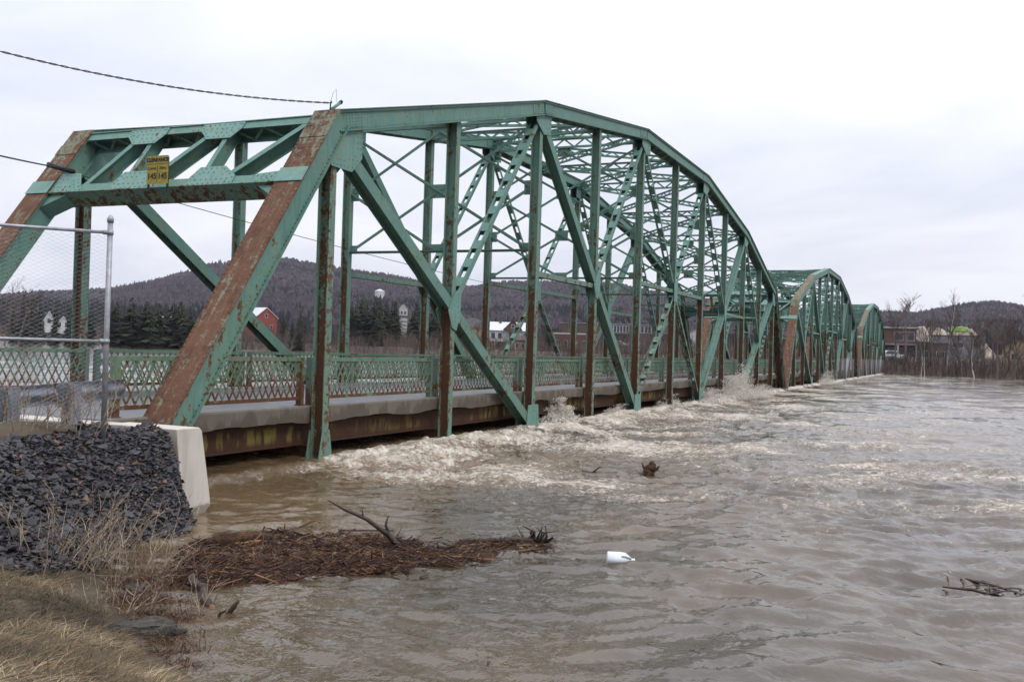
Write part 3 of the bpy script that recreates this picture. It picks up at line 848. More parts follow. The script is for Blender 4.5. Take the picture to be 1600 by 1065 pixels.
        for r_ in range(len(rows) - 1):
            q_ = np.stack([r_ * m_ + i0, r_ * m_ + i0 + 1, (r_ + 1) * m_ + i0 + 1, (r_ + 1) * m_ + i0], 1)
            F.append(q_ if sgn > 0 else q_[:, ::-1])
        link(nm, np_mesh(nm, V, np.concatenate(F), M['slab'], False), root)
    mb = MB(); mb.box((0.02, 0.45, 0.90), (Ln - 0.02, WD - 0.45, 1.075)); mb.build('deck_slab', M['slab'], root)
    mb = MB(); mb.box((0.01, 0.74, 1.076), (Ln - 0.01, WD - 0.74, 1.10)); mb.build('road_surface', M['asphalt'], root)
    for yf in (0.28, WD - 0.76):
        mb = MB(); mb.box((0.015, yf, 1.0), (Ln - 0.015, yf + 0.48, 1.2155)); mb.build('curb', M['curb'], root)
    for i, y in enumerate((0.46, 2.0, WD / 2, WD - 2.0, WD - 0.46)):
        mb = MB(); mb.beam((0.02, y, 0.62), (Ln - 0.02, y, 0.62), [(-0.24, -0.215, -0.10, 0.10), (0.215, 0.24, -0.10, 0.10), (-0.22, 0.22, -0.008, 0.008)], a=ZV)
        mb.build('stringer', M['stringer'], root)
    for k in range(0, 13):
        mb = MB(); x = min(max(k * PN, 0.35), Ln - 0.35)
        mb.box((x - 0.012, 0.17, -0.25), (x + 0.012, WD - 0.17, 0.36)); mb.box((x - 0.13, 0.17, 0.3605), (x + 0.13, WD - 0.17, 0.379)); mb.box((x - 0.13, 0.17, -0.27), (x + 0.13, WD - 0.17, -0.251))
        mb.build('floor_beam', M['rust'], root)
    for k in range(12):
        x0 = k * PN + (0.42 if k == 0 else 0.17); x1 = (k + 1) * PN - (0.42 if k == 11 else 0.17)
        first = near and k == 0
        railing(root, x0, x1, 0.42, 1.34, 2.25, near and k < 5, M['oldrail'] if first else M['rail'], M['oldrail'] if first else M['railpost'])
        railing(root, x0, x1, WD - 0.42, 1.34, 2.25, False, M['rail'], M['railpost'])

span1 = empty('truss_bridge_span', (0, 0, 0))
tag(span1, 'nearest of three green riveted steel truss spans, rusty end posts beside the pale concrete wall', 'bridge span', 'spans of the green truss bridge')
build_span(span1, True)
span2 = empty('truss_bridge_span', (12 * PN + 0.45, 0, 0))
span2.scale = (0.965, 1, 1)
tag(span2, 'middle green truss span with a rust brown end post, between the nearest and farthest spans', 'bridge span', 'spans of the green truss bridge')
build_span(span2, False)
span3 = empty('truss_bridge_span', (12 * PN * 1.965 + 0.95, 0, 0))
span3.scale = (0.90, 1, 0.985)
for ch in list(span2.children): copy_tree(ch, span3)
tag(span3, 'farthest and smallest looking green truss span, ending at the wooded far bank', 'bridge span', 'spans of the green truss bridge')
# piers between the spans, mostly drowned
for i, x in enumerate((12 * PN + 0.22, 12 * PN * 1.965 + 0.7)):
    mb = MB(); mb.box((-1.3, -1.2, -6.0), (1.3, WD + 1.2, -0.75)); mb.box((-1.45, -1.35, -0.75), (1.45, WD + 1.35, -0.42))
    o = mb.build('bridge_pier', M['concrete'], None); o.location = (x, 0, 0)
    tag(o, ['drowned concrete pier under the joint of the nearest and middle spans', 'drowned concrete pier under the joint of the middle and farthest spans'][i], 'pier', 'piers of the bridge')
for x0 in (0.0,):
    pass

# clearance sign on the portal
def flat_text(txt, size, mat, parent, loc, bold=0.0):
    cu = bpy.data.curves.new('lettering', 'FONT'); cu.body = txt; cu.size = size; cu.align_x = 'CENTER'; cu.align_y = 'CENTER'; cu.extrude = 0.002; cu.offset = bold
    tmp = bpy.data.objects.new('lettering', cu); COL.objects.link(tmp)
    dg = bpy.context.evaluated_depsgraph_get()
    me = bpy.data.meshes.new_from_object(tmp.evaluated_get(dg)); me.materials.clear(); me.materials.append(mat)
    bpy.data.objects.remove(tmp)
    o = link('lettering', me, parent); o.location = loc
    o.rotation_euler = (R(90), 0, 0)
    return o
sg = empty('clearance_sign', (4.14, 3.27, 5.85))
tag(sg, 'small yellow CLEARANCE sign reading 145 145 fixed to the portal', 'sign')
SW, SH = 0.59, 0.60
mb = MB(); mb.box((-SW / 2, 0.0, 0), (SW / 2, 0.012, SH)); mb.build('panel', M['signyellow'], sg)
for x in (-SW / 2 + 0.03, SW / 2 - 0.03):
    mb = MB(); mb.box((x - 0.02, 0.013, -0.10), (x + 0.02, 0.045, SH * 0.95)); mb.build('bracket', M['signblack'], sg)
fr = MB()
for (a, b, c, d) in ((-SW / 2 + .02, SW / 2 - .02, SH * .70, SH * .712), (-0.006, 0.006, 0.06, SH * .66)):
    fr.box((a, -0.004, c), (b, -0.001, d))
fr.build('dividing_lines', M['signblack'], sg)
flat_text('CLEARANCE', 0.108, M['signblack'], sg, (0, -0.004, SH * .85), 0.006)
flat_text('Center', 0.085, M['signblack'], sg, (-SW * .25, -0.004, SH * .56))
flat_text('Sides', 0.085, M['signblack'], sg, (SW * .25, -0.004, SH * .56))
flat_text('145', 0.175, M['signblack'], sg, (-SW * .25, -0.004, SH * .27), 0.004)
flat_text('145', 0.175, M['signblack'], sg, (SW * .25, -0.004, SH * .27), 0.004)
sg.rotation_euler[2] = R(-90)
sg.rotation_euler[1] = 0
# ------------------------------------------------------------------ river
WL = -0.12
def graded(lo, f0, f1, hi, step, g0, g1):
    a = list(np.arange(f0, f1 + 1e-6, step)); s = step
    while a[-1] < hi: s *= g1; a.append(a[-1] + s)
    b = []; s = step; c = f0
    while c > lo: s *= g0; c -= s; b.append(c)
    return np.array(b[::-1] + a)
gx = graded(-30, -8.0, 12.0, 420, 0.075, 1.08, 1.0125)
gy = graded(-150, -11.0, 0.6, 420, 0.075, 1.016, 1.03)
GX, GY = np.meshgrid(gx, gy, indexing='ij')
wx, wy = GX.ravel(), GY.ravel()
def resolve(x, y, wl):
    """drop wave components the local grid cannot carry"""
    st = 0.075 + 0.0125 * np.maximum(x - 12, 0) + 0.016 * np.maximum(-11 - y, 0) + 0.03 * np.maximum(y - 0.6, 0)
    return sstep(0.55, 0.25, st / wl)
def river_height(x, y):
    fx = x + 0.6 * fbm(x * 0.3, y * 0.3, 2); fy = y + 0.6 * fbm(x * 0.3 + 40, y * 0.3, 2)
    # rapids below the truss; the abutment leaves a calmer pool behind it
    edge = x + 1.6 * fbm(x * 0.12 + 3, y * 0.25, 3)
    rap = sstep(3.0, 6.5, edge) * (y < 0.3)
    jet = rap * np.exp(-np.maximum(-y - 0.3, 0) / 5.0)
    pool = (1 - sstep(2.0, 7.0, edge)) * sstep(-14, -8, y)
    e = 0.72 + 0.75 * jet - 0.22 * pool + 0.35 * sstep(-4, -11, y) * sstep(-3, -0.5, x)
    h = 0.15 * pnoise(fx * 0.24, fy * 0.36) * resolve(x, y, 3.0)
    u_ = 0.41 * fx - 0.91 * fy; v_ = 0.91 * fx + 0.41 * fy          # along and across the current
    r1 = 1 - np.abs(pnoise(u_ * 0.30 + 3, v_ * 0.80 - 7)) * 2.2
    r2 = 1 - np.abs(pnoise(u_ * 0.70 + 13, v_ * 1.75 + 5)) * 2.2
    r3 = 1 - np.abs(pnoise(u_ * 1.7 - 3, v_ * 3.6 + 15)) * 2.2
    h = h + 0.100 * (r1 - 0.4) * resolve(x, y, 1.8) + 0.074 * (r2 - 0.4) * resolve(x, y, 0.9) + 0.054 * (r3 - 0.4) * resolve(x, y, 0.45)
    h = h + 0.026 * fbm(u_ * 3.6, v_ * 5.6, 2) * resolve(x, y, 0.25)
    h = h * e
    sw = jet * (0.10 * np.sin((-y) * 2.0 + 2.6 * fbm(x * 0.4, y * 0.25, 3)) + 0.12 * fbm(x * 0.8, y * 0.9, 4) + 0.10 * fbm(x * 2.3, y * 2.6, 3))
    h = h + sw * resolve(x, y, 1.2)
    h = h * (1 - 0.75 * np.exp(-((y - 0.15) / 0.45) ** 2))
    # upstream the river stands higher; it slides over the top of the bottom chord
    lip = fbm(x * 0.9, y * 0 + 4, 3)
    h = h + (0.185 + 0.06 * lip) * sstep(-0.42, -0.12, y) + 0.08 * sstep(0.3, 3, y) + 0.05 * sstep(-1.6, -0.4, y)
    return h, jet, pool, rap
H, jet, pool, rap = river_height(wx, wy)
# foam streaks drawn out along the flow
fu = 0.41 * wx - 0.91 * wy; fv = 0.91 * wx + 0.41 * wy
big = fbm(fu * 0.16 + 31, fv * 0.38, 4)
streak = fbm(fu * 0.45 + 9, fv * 1.3, 4)
crest = sstep(0.0, 0.17, H) 
band = np.exp(-np.maximum(-wy - 0.3, 0) / 2.6)
foam = -0.14 + rap * (0.10 * band + 0.34 * np.exp(-np.maximum(-wy - 3.0, 0) / 6.5) * (0.50 + 2.3 * big) + 0.42 * crest * (0.35 + jet) + 0.55 * streak * jet)
foam += 0.22 * np.exp(-((wy + 0.35) / 0.22) ** 2) * sstep(0.5, 3, wx)
foam += 0.34 * np.exp(-((wy + 5.9 + 1.2 * pnoise(wx * 0.3, wx * 0)) / 1.0) ** 2) * sstep(3.5, 8, wx) * sstep(26, 12, wx) * (0.4 + big)
foam += 0.22 * sstep(0.25, 1.0, wy) * (0.7 + streak)
foam += rap * (0.19 + 0.12 * sstep(15, 70, wx)) * (0.6 + 1.9 * big)
foam += 0.10 * sstep(-6.5, -12, wy) * np.clip(big + streak, -0.5, 1) - 0.06 * pool
# thin scum line under the raft
mud = np.clip(0.22 + 0.8 * fbm(wx * 0.13 + 70, wy * 0.22, 4) + 0.65 * sstep(-6.5, -2.5, wy) * sstep(-4, 0, wx) * sstep(16, 8, wx) + 0.3 * jet, 0, 1)
V = np.stack([wx, wy, WL + H], 1)
nx, ny = len(gx), len(gy)
I_, J_ = np.meshgrid(np.arange(nx - 1), np.arange(ny - 1), indexing='ij')
i0 = (I_ * ny + J_).ravel()
F = np.stack([i0, i0 + ny, i0 + ny + 1, i0 + 1], 1)
river = link('river', np_mesh('river', V, F, M['water'], True, {'foam': foam, 'mud': mud}))
tag(river, kind='structure')

# ------------------------------------------------------------------ near bank
CP = np.array([  # x, y, z of the bank surface
    (-0.35, -1.95, -0.25), (-2.65, -3.05, -0.30), (-3.3, -3.95, -0.28), (-4.0, -4.55, -0.22), (-4.55, -5.3, -0.17), (-5.6, -6.8, -0.17), (-6.6, -8.6, -0.17), (-8.0, -12, -0.17), (-9.5, -16, -0.17), (-13, -25, -0.2), (-22, -45, -0.2),
    (0.9, -3.6, -0.95), (-1.4, -4.6, -0.75), (-2.7, -5.6, -0.7), (-3.8, -7.2, -0.8), (-5.2, -9.6, -0.9), (-6.6, -13.5, -1.0), (-9, -22, -1.2), (3, -6, -2.0), (0, -12, -2.0), (2, -1.5, -1.6), (6, 0, -2.5),
    (-0.55, -1.75, 0.98), (-0.9, -1.15, 1.07), (-0.6, -0.5, 1.08), (-1.75, -1.65, 1.12), (-2.45, -1.6, 1.16), (-3.4, -1.68, 1.15), (-4.3, -1.9, 1.12), (-5.6, -2.2, 1.1), (-8, -2.6, 1.1), (-13, -3.5, 1.1),
    (-1.6, -2.2, 0.48), (-2.9, -2.4, 0.55), (-4.1, -2.75, 0.62), (-5.4, -3.2, 0.68),
    (-4.78, -3.45, 0.22), (-3.7, -3.35, 0.10), (-5.3, -4.6, 0.16), (-6.1, -6.2, 0.14), (-7.0, -7.2, 0.33), (-7.73, -7.21, 0.48), (-8.5, -5.0, 0.62), (-6.6, -4.4, 0.38), (-10, -8, 0.85), (-9.2, -10.5, 0.55), (-11.85, -12.3, 1.02), (-14, -16, 1.1), (-11, -4.5, 0.95), (-16, -8, 1.2),
    (-1, 0.4, 1.07), (-4, 0.5, 1.07), (-8, 1, 1.06), (-3, 4, 1.06), (-8, 5, 1.06), (-20, 0, 1.06), (-20, 6, 1.06), (-20, -6, 1.2), (-0.8, 3.5, 1.06), (-0.8, 6.8, 1.06), (-3, 8, 1.0), (-12, 8, 1.0), (-3, 10.5, -0.3), (-8, 12.5, -0.3), (-20, 16, -0.3), (-1, 8.2, 0.5), (1, 9, -1.0), (-2, 13, -1.2), (-12, 17, -1.2), (-30, 10, 1.1), (-30, -15, 1.4)])
def tps(d2): return 0.5 * d2 * np.log(d2 + 1e-9)
_d2 = ((CP[:, None, :2] - CP[None, :, :2]) ** 2).sum(2)
_n = len(CP)
A = np.zeros((_n + 3, _n + 3)); A[:_n, :_n] = tps(_d2) + np.eye(_n) * 0.02
A[:_n, _n] = 1; A[:_n, _n + 1:] = CP[:, :2]; A[_n, :_n] = 1; A[_n + 1:, :_n] = CP[:, :2].T
_w = np.linalg.solve(A, np.concatenate([CP[:, 2], np.zeros(3)]))
def bank_z(x, y):
    x = np.asarray(x, float); y = np.asarray(y, float); s = np.zeros_like(x) + _w[_n]
    for i in range(_n): s = s + _w[i] * tps((x - CP[i, 0]) ** 2 + (y - CP[i, 1]) ** 2)
    return s + _w[_n + 1] * x + _w[_n + 2] * y
bx_ = np.arange(-32, 4.01, 0.14); by_ = np.arange(-46, 20.01, 0.16)
BX, BY = np.meshgrid(bx_, by_, indexing='ij')
bx1, by1 = BX.ravel(), BY.ravel()
bz = bank_z(bx1, by1)
rough = sstep(-0.6, -1.6, by1)
bz = bz + rough * (0.05 * fbm(bx1 * 1.3, by1 * 1.3, 4) + 0.02 * fbm(bx1 * 6, by1 * 6, 2))
road = sstep(0.05, 0.4, by1) * sstep(7.2, 6.8, by1)
bz = bz * (1 - road) + (1.03) * road
inriver = sstep(-0.42, -0.1, bx1)                   # behind the abutment wall nothing stands proud of the river
bz = np.where((bx1 > -0.40) & (by1 > -1.95), np.minimum(bz, -1.5), bz)
bz = np.clip(bz, -3.0, 1.6)
m_ = len(by_)
I_, J_ = np.meshgrid(np.arange(len(bx_) - 1), np.arange(m_ - 1), indexing='ij'); i0 = (I_ * m_ + J_).ravel()
bank = link('riverbank', np_mesh('riverbank', np.stack([bx1, by1, bz], 1), np.stack([i0, i0 + m_, i0 + m_ + 1, i0 + 1], 1), M['soil']))
tag(bank, kind='structure')
# wide back land so that the bank goes on behind the viewer
mb = MB(); mb.add([(-600, -400, 1.0), (-31.5, -400, 1.0), (-31.5, 300, 1.0), (-600, 300, 1.0)], [(0, 1, 2, 3)])
tag(mb.build('ground', M['soil']), kind='structure')
# approach road
mb = MB(); mb.box((-31.8, 0.62, 0.9), (-0.62, 6.5, 1.085)); o = mb.build('road', M['asphalt']); tag(o, kind='structure')
for y in (0.75, 6.35):
    mb = MB(); mb.box((-31, y - 0.05, 1.086), (-0.63, y + 0.05, 1.0895)); mb.build('edge_line', M['concrete'], o)
mb = MB()
mb.box((-31, 3.47, 1.086), (-0.63, 3.57, 1.0895)); mb.build('centre_line', M['signyellow'], o)

# abutment: backwall and wing
ab = empty('concrete_abutment', (0, 0, 0))
tag(ab, 'pale cast concrete abutment wing wall beside the dark stones and the rusty end post', 'wall')
def wedge(mb, sec, y0, y1):
    k = len(sec)
    V_ = [(x, y0, z) for x, z in sec] + [(x, y1, z) for x, z in sec]
    mb.add(V_, [tuple(range(k)), tuple(range(k, 2 * k))[::-1]] + [(i, k + i, k + (i + 1) % k, (i + 1) % k) for i in range(k)])
bm = bmesh.new()
sec = [(-0.46, 1.215), (0.03, 1.215), (0.09, 1.16), (0.325, 0.08), (0.335, -0.02), (0.24, -0.10), (0.30, -3.0), (-0.30, -3.0), (-0.27, -0.1)]
mb = MB(); wedge(mb, sec, -1.76, -0.34)
mw = mb.build('wing_wall', M['wingwall'], ab)
md = mw.modifiers.new('b', 'BEVEL'); md.width = 0.014; md.segments = 2
mb = MB(); mb.box((-0.52, -0.335, 0.9), (-0.02, WD + 1.2, 1.20)); mb.build('backwall_coping', M['wingwall'], ab)
mb = MB(); mb.box((-0.50, -0.33, -3.0), (-0.04, WD + 1.2, 0.895)); mb.build('backwall', M['slab'], ab)
mb = MB(); mb.box((-0.035, -0.6, -3.0), (1.1, WD + 0.6, -0.40)); mb.build('bridge_seat', M['slab'], ab)
for y in (0.0, WD):
    mb = MB(); mb.box((0.06, y - 0.35, -0.40), (0.8, y + 0.35, -0.30)); mb.box((0.14, y - 0.27, -0.30), (0.7, y + 0.27, 0.05)); mb.build('bearing', M['rust'], ab)

# ------------------------------------------------------------------ riprap: flat slate shards
def shard(seed, flat=0.26):
    r = random.Random(seed); bm = bmesh.new()
    for i in range(9):
        t = 2 * math.pi * i / 9 + r.uniform(-0.35, 0.35); rr = r.uniform(0.65, 1.0)
        bm.verts.new((rr * math.cos(t) * 1.0, rr * math.sin(t) * r.uniform(0.55, 0.75), r.choice((-1, 1)) * r.uniform(0.08, flat)))
    for i in range(3):
        bm.verts.new((r.uniform(-0.6, 0.6), r.uniform(-0.4, 0.4), r.choice((-1, 1)) * r.uniform(flat * .7, flat)))
    bmesh.ops.convex_hull(bm, input=bm.verts)
    for v in [v for v in bm.verts if not v.link_faces]: bm.verts.remove(v)
    return bm
SH_M = []
for s in range(14):
    bm = shard(s); me = bpy.data.meshes.new('stone'); bm.to_mesh(me); bm.free(); me.materials.append(M['stone']); me.attributes.new('tint', 'FLOAT', 'POINT').data.foreach_set('value', np.full(len(me.vertices), s * 0.07, dtype=np.float32)); SH_M.append(me)
SH_V = [np.array([v.co[:] for v in me.vertices]) for me in SH_M]
SH_F = [[tuple(p.vertices) for p in me.polygons] for me in SH_M]
TOPL = [(-0.42, -1.45), (-0.9, -1.05), (-2.0, -1.45), (-3.4, -1.55), (-5.0, -1.9), (-7.5, -2.4)]
BOTL = [(-0.35, -2.25), (-1.5, -2.85), (-2.65, -3.25), (-3.7, -3.6), (-4.9, -3.75), (-6.6, -3.9)]
def rip_point(r):
    t = r.random() * 4.95; i = int(t); f = t - i; s = r.random()
    a = Vector(TOPL[i]).lerp(Vector(TOPL[i + 1]), f); b = Vector(BOTL[i]).lerp(Vector(BOTL[i + 1]), f)
    return a.lerp(b, s)
rr = random.Random(21)
stones = []
for i in range(17000):
    p = rip_point(rr)
    if p.x > -0.55 and p.y > -1.95: continue
    sc = rr.choice((0.018, 0.024, 0.03, 0.036, 0.042, 0.05, 0.07)) * rr.uniform(0.8, 1.4)
    stones.append((p.x, p.y, sc, rr.uniform(0, 6.28), rr.gauss(0, 0.38), rr.gauss(0, 0.38), rr.randrange(14), rr.random()))
sx = np.array([s[0] for s in stones]); sy = np.array([s[1] for s in stones]); sz = bank_z(sx, sy) + 0.05 * fbm(sx * 1.3, sy * 1.3, 4)
dist = np.hypot(sx - CAM.x, sy - CAM.y)
lift = np.array([s[7] for s in stones])
score = np.array([s[2] for s in stones]) / dist * (0.6 + lift)
order = np.argsort(-score)
big_i = set(order[:300].tolist()); rt_ = []
rv, rf = [], []; nb_ = 0
for i, s in enumerate(stones):
    mat_ = Matrix.Rotation(s[3], 3, 'Z') @ Matrix.Rotation(s[4], 3, 'X') @ Matrix.Rotation(s[5], 3, 'Y')
    if i in big_i:
        o = link('stone', SH_M[s[6]], bank)
        o.location = (s[0], s[1], float(sz[i]) + 0.02 + 0.07 * s[7]); o.rotation_euler = mat_.to_euler(); o.scale = (s[2] * 1.05,) * 3
    else:
        q = SH_V[s[6]] @ np.array(mat_).T * s[2] + np.array((s[0], s[1], sz[i] + 0.0 + 0.06 * s[7]))
        rv.append(q); rt_ += [s[7] * 0.93 if rr.random() < .98 else 0.96] * len(q); rf += [tuple(nb_ + j for j in f) for f in SH_F[s[6]]]; nb_ += len(q)
me = bpy.data.meshes.new('rubble'); me.from_pydata(np.concatenate(rv).tolist(), [], rf); me.materials.append(M['stone'])
me.attributes.new('tint', 'FLOAT', 'POINT').data.foreach_set('value', np.array(rt_, dtype=np.float32))
tag(link('rubble', me, bank), kind='stuff')

# ------------------------------------------------------------------ chain link fence
fn = empty('chain_link_fence', (-1.75, -1.65, 1.12))
tag(fn, 'tall grey chain link fence panel with pipe rails in front of the guardrail', 'fence')
FD = Vector((-0.95, 0.85, 0)).normalized(); FL = 2.9; FH = 2.95
def fpost(s, h, r=0.038):
    mb = MB(); mb.tube([FD * s, FD * s + ZV * h], r, 10); p = mb.build('post', M['galv'], fn)
    cb = MB(); cb.tube([FD * s + ZV * (h - 0.02), FD * s + ZV * (h + 0.03), FD * s + ZV * (h + 0.06), FD * s + ZV * (h + 0.09)], [r * 1.25, r * 1.25, r * 0.9, r * 0.15], 10); cb.build('post_cap', M['galv'], p)
fpost(0, FH + 0.09); fpost(FL, FH + 0.09)
for z in (FH - 0.07, FH - 1.57):
    mb = MB(); mb.tube([FD * 0.03 + ZV * z, FD * (FL - 0.03) + ZV * (z + 0.0)], 0.024 if z > 2 else 0.021, 8); ra = mb.build('rail', M['galv'], fn)
    cb = MB(); cb.tube([FD * 0.0 + ZV * (z - 0.03), FD * 0.0 + ZV * (z + 0.03)], 0.047, 10); cb.tube([FD * 0.02 + ZV * z, FD * 0.09 + ZV * z], 0.033, 8); cb.build('rail_clamp', M['galv'], ra)
mb = MB(); pitch = 0.056; nrm = FD.cross(ZV)
ncol = int(FL / pitch); nrow = int((FH - 0.1) / pitch)
for c in range(ncol):          # each wire is a zigzag running from the bottom to the top
    pts = []
    for r_ in range(nrow * 2 + 1):
        side_ = 1 if (r_ + c) % 2 else -1
        pts.append(FD * (0.04 + (c + 0.5 + side_ * 0.515) * pitch) + ZV * (0.03 + r_ * pitch / 2) + nrm * (0.004 * side_))
    mb.tube(pts, 0.0023, 3, smooth=False, caps=False)
tag(mb.build('wire_mesh', M['wire'], fn), kind='stuff')

# ------------------------------------------------------------------ guardrail
gr = empty('guardrail', (0, 0, 0))
tag(gr, 'weathered steel W-beam guardrail on I-section posts behind the chain link fence', 'guardrail')
W_PROF = [(0.00, -0.155), (0.045, -0.125), (0.045, -0.075), (-0.035, -0.03), (-0.035, 0.03), (0.045, 0.075), (0.045, 0.125), (0.0, 0.155)]
def wbeam(path, parent):
    V_, F_ = [], []; k = len(W_PROF)
    for i, (x, y, z) in enumerate(path):
        a = Vector(path[max(i - 1, 0)]); b = Vector(path[min(i + 1, len(path) - 1)]); d = (b - a); d.z = 0; d.normalize()
        n_ = Vector((d.y, -d.x, 0))
        V_ += [Vector((x, y, z)) + n_ * (-u_) + ZV * v_ for u_, v_ in W_PROF]
    for i in range(len(path) - 1):
        for j in range(k - 1): F_.append((i * k + j, (i + 1) * k + j, (i + 1) * k + j + 1, i * k + j + 1))
    mb = MB(); mb.add(V_, F_, 0, True)
    o = mb.build('rail_beam', M['guard'], parent); s = o.modifiers.new('t', 'SOLIDIFY'); s.thickness = 0.006
    return o
wbeam([(-6.5, 0.42, 1.55), (-4.6, 0.32, 1.56), (-3.0, 0.24, 1.58), (-1.9, 0.16, 1.62), (-1.0, 0.10, 1.68), (0.3, 0.08, 1.72)], gr)
for x, y, h in ((-4.6, 0.28, 1.60), (-1.95, 0.12, 1.80), (-0.95, 0.02, 1.84)):
    mb = MB(); mb.beam((x, y - 0.16, 0.5), (x, y - 0.16, h), I_sec(0.20, 0.19, 0.012)); p = mb.build('post', [M['guard'], M['guard']], gr)
    bb = MB(); bb.box((x - 0.075, y - 0.058, h - 0.36), (x + 0.075, y + 0.09, h - 0.02)); bb.build('block', M['guard'], p)

# ------------------------------------------------------------------ cables
def twisted(name, a, b, sag, r, turns, label):
    root = empty(name, a); tag(root, label, 'cable')
    a = Vector(a); b = Vector(b); n = 260
    d = (b - a); h = Vector((d.x, d.y, 0)).normalized(); s = h.cross(ZV)
    for ph in (0, math.pi):
        pts = []
        for i in range(n + 1):
            t = i / n; c = d * t - ZV * (4 * sag * t * (1 - t)); an = turns * 2 * math.pi * t + ph
            pts.append(c + (s * math.cos(an) + ZV * math.sin(an)) * r)
        mb = MB(); mb.tube(pts, r * 0.85, 5); mb.build('strand', M['cable'], root)
    return root
twisted('overhead_cable', (5.66, -0.04, 7.70), (-2.9, 5.0, 8.05), 0.42, 0.011, 26, 'thick twisted black cable tied to the bracket on top of the near portal corner')
br = empty('cable_bracket', (5.72, 0.0, 7.56)); br.scale = (.62, .62, .62); tag(br, 'small green steel bracket with insulator on top of the near portal corner', 'bracket')
mb = MB(); mb.tube([(-0.02, -0.02, 0.0), (0.42, -0.12, 0.36)], 0.055, 8); mb.build('arm', M['teal'], br)
mb = MB(); mb.tube([(0.40, -0.115, 0.345), (0.47, -0.135, 0.41)], [0.075, 0.06], 8); mb.build('insulator', M['signblack'], br)
mb = MB(); mb.tube([(-0.05, -0.02, 0.0), (-0.06, -0.04, 0.22), (-0.02, -0.03, 0.30), (0.03, -0.02, 0.26)], 0.025, 6); mb.build('hook', M['cable'], br)
mb = MB(); mb.tube([(-0.06, -0.04, 0.3), (0.05, -0.06, 0.62), (0.22, -0.06, 0.78), (0.28, -0.04, 0.52), (0.3, -0.06, 0.3)], 0.006, 4); mb.build('wire_loop', M['cable'], br)
mb = MB(); pts = []
a = Vector((4.50, 6.62, 6.42)); b = Vector((-6.0, -0.4, 5.15))
for i in range(40): t = i / 39; pts.append(a.lerp(b, t) - ZV * (0.3 * t * (1 - t)))
mb.tube(pts, 0.017, 5)
oc = empty('overhead_cable', a); ocm = mb.build('strand', M['cable'], oc); ocm.location = -a
tag(oc, 'thin black cable running to the far corner of the portal', 'cable')
mb = MB(); mb.tube([(-0.25, 0.05, 0.03), (0.35, -0.12, -0.05)], 0.06, 8); mb.build('splice_case', M['cable'], oc)
mb = MB(); pts = []
A_ = Vector((4.7, 6.7, 6.4)); B_ = Vector((69, 8.2, 6.0))
for i in range(60): t = i / 59; pts.append(A_.lerp(B_, t) - ZV * (3.0 * t * (1 - t)))
mb.tube(pts, 0.012, 4); o = mb.build('overhead_wire', M['cable']); tag(o, 'long thin wire strung along the far side of the nearest span', 'wire')
# ------------------------------------------------------------------ grass, weeds, rock on the near bank
def blades(n, sampler, lmin, lmax, wmin, wmax, lean, seed, tint_fn, wind=(0, 0)):
    r = np.random.RandomState(seed); P_ = sampler(r, n); n = len(P_)
    L_ = r.uniform(lmin, lmax, n) * (0.6 + 0.8 * r.rand(n)); az = r.uniform(0, 2 * np.pi, n); ln = np.clip(r.normal(lean, 0.35, n), 0.05, 1.5)
    dx = np.cos(az) * np.sin(ln) + wind[0]; dy = np.sin(az) * np.sin(ln) + wind[1]; dz = np.cos(ln)
    wd = r.uniform(wmin, wmax, n); pa = az + np.pi / 2 + r.normal(0, 0.6, n)
    sx_, sy_ = np.cos(pa) * wd, np.sin(pa) * wd
    z0 = np.zeros(n)
    mid = P_ + np.stack([dx, dy, dz], 1) * (L_ * 0.55)[:, None]
    tip = P_ + np.stack([dx * 1.25, dy * 1.25, dz * 0.72], 1) * L_[:, None]
    sd_ = np.stack([sx_, sy_, z0], 1)
    V_ = np.stack([P_ - sd_, P_ + sd_, mid + sd_ * .7, mid - sd_ * .7, tip], 1).reshape(-1, 3)
    b = np.arange(n)[:, None] * 5
    F_ = np.concatenate([b + np.array([[0, 1, 2]]), b + np.array([[0, 2, 3]]), b + np.array([[3, 2, 4]])], 0)
    return V_, F_, np.repeat(tint_fn(r, P_), 5)
def grass_sampler(r, n):
    k = r.rand(n) < .8
    x = np.where(k, r.uniform(-9.6, -4.2, n), r.uniform(-14, -4.2, n)); y = np.where(k, r.uniform(-9.5, -3.2, n), r.uniform(-17, -2.6, n))
    z = bank_z(x, y) + 0.05 * fbm(x * 1.3, y * 1.3, 4)
    cl = fbm(x * 1.5, y * 1.5, 3)
    ok = (z > 0.0 + 0.08 * cl) & (cl > -0.55) & ((y < -3.6 - 0.25 * (x + 5) * 0) | (x < -7.5))
    return np.stack([x, y, z - 0.02], 1)[ok]
def gt(r, P_):
    return np.clip(0.30 + 0.22 * sstep(-6.2, -7.4, P_[:, 1]) + 0.9 * fbm(P_[:, 0] * 0.9, P_[:, 1] * 0.9, 3) + r.normal(0, 0.2, len(P_)), 0, 1)
Vg, Fg, Tg = blades(170000, grass_sampler, 0.05, 0.17, 0.0015, 0.0042, 1.32, 3, gt, (0.25, -0.2))
o = link('dry_grass', np_mesh('dry_grass', Vg, Fg, M['grass'], False, {'tint': Tg})); tag(o, 'matted straw coloured dead grass on the near bank', 'grass', kind='stuff')
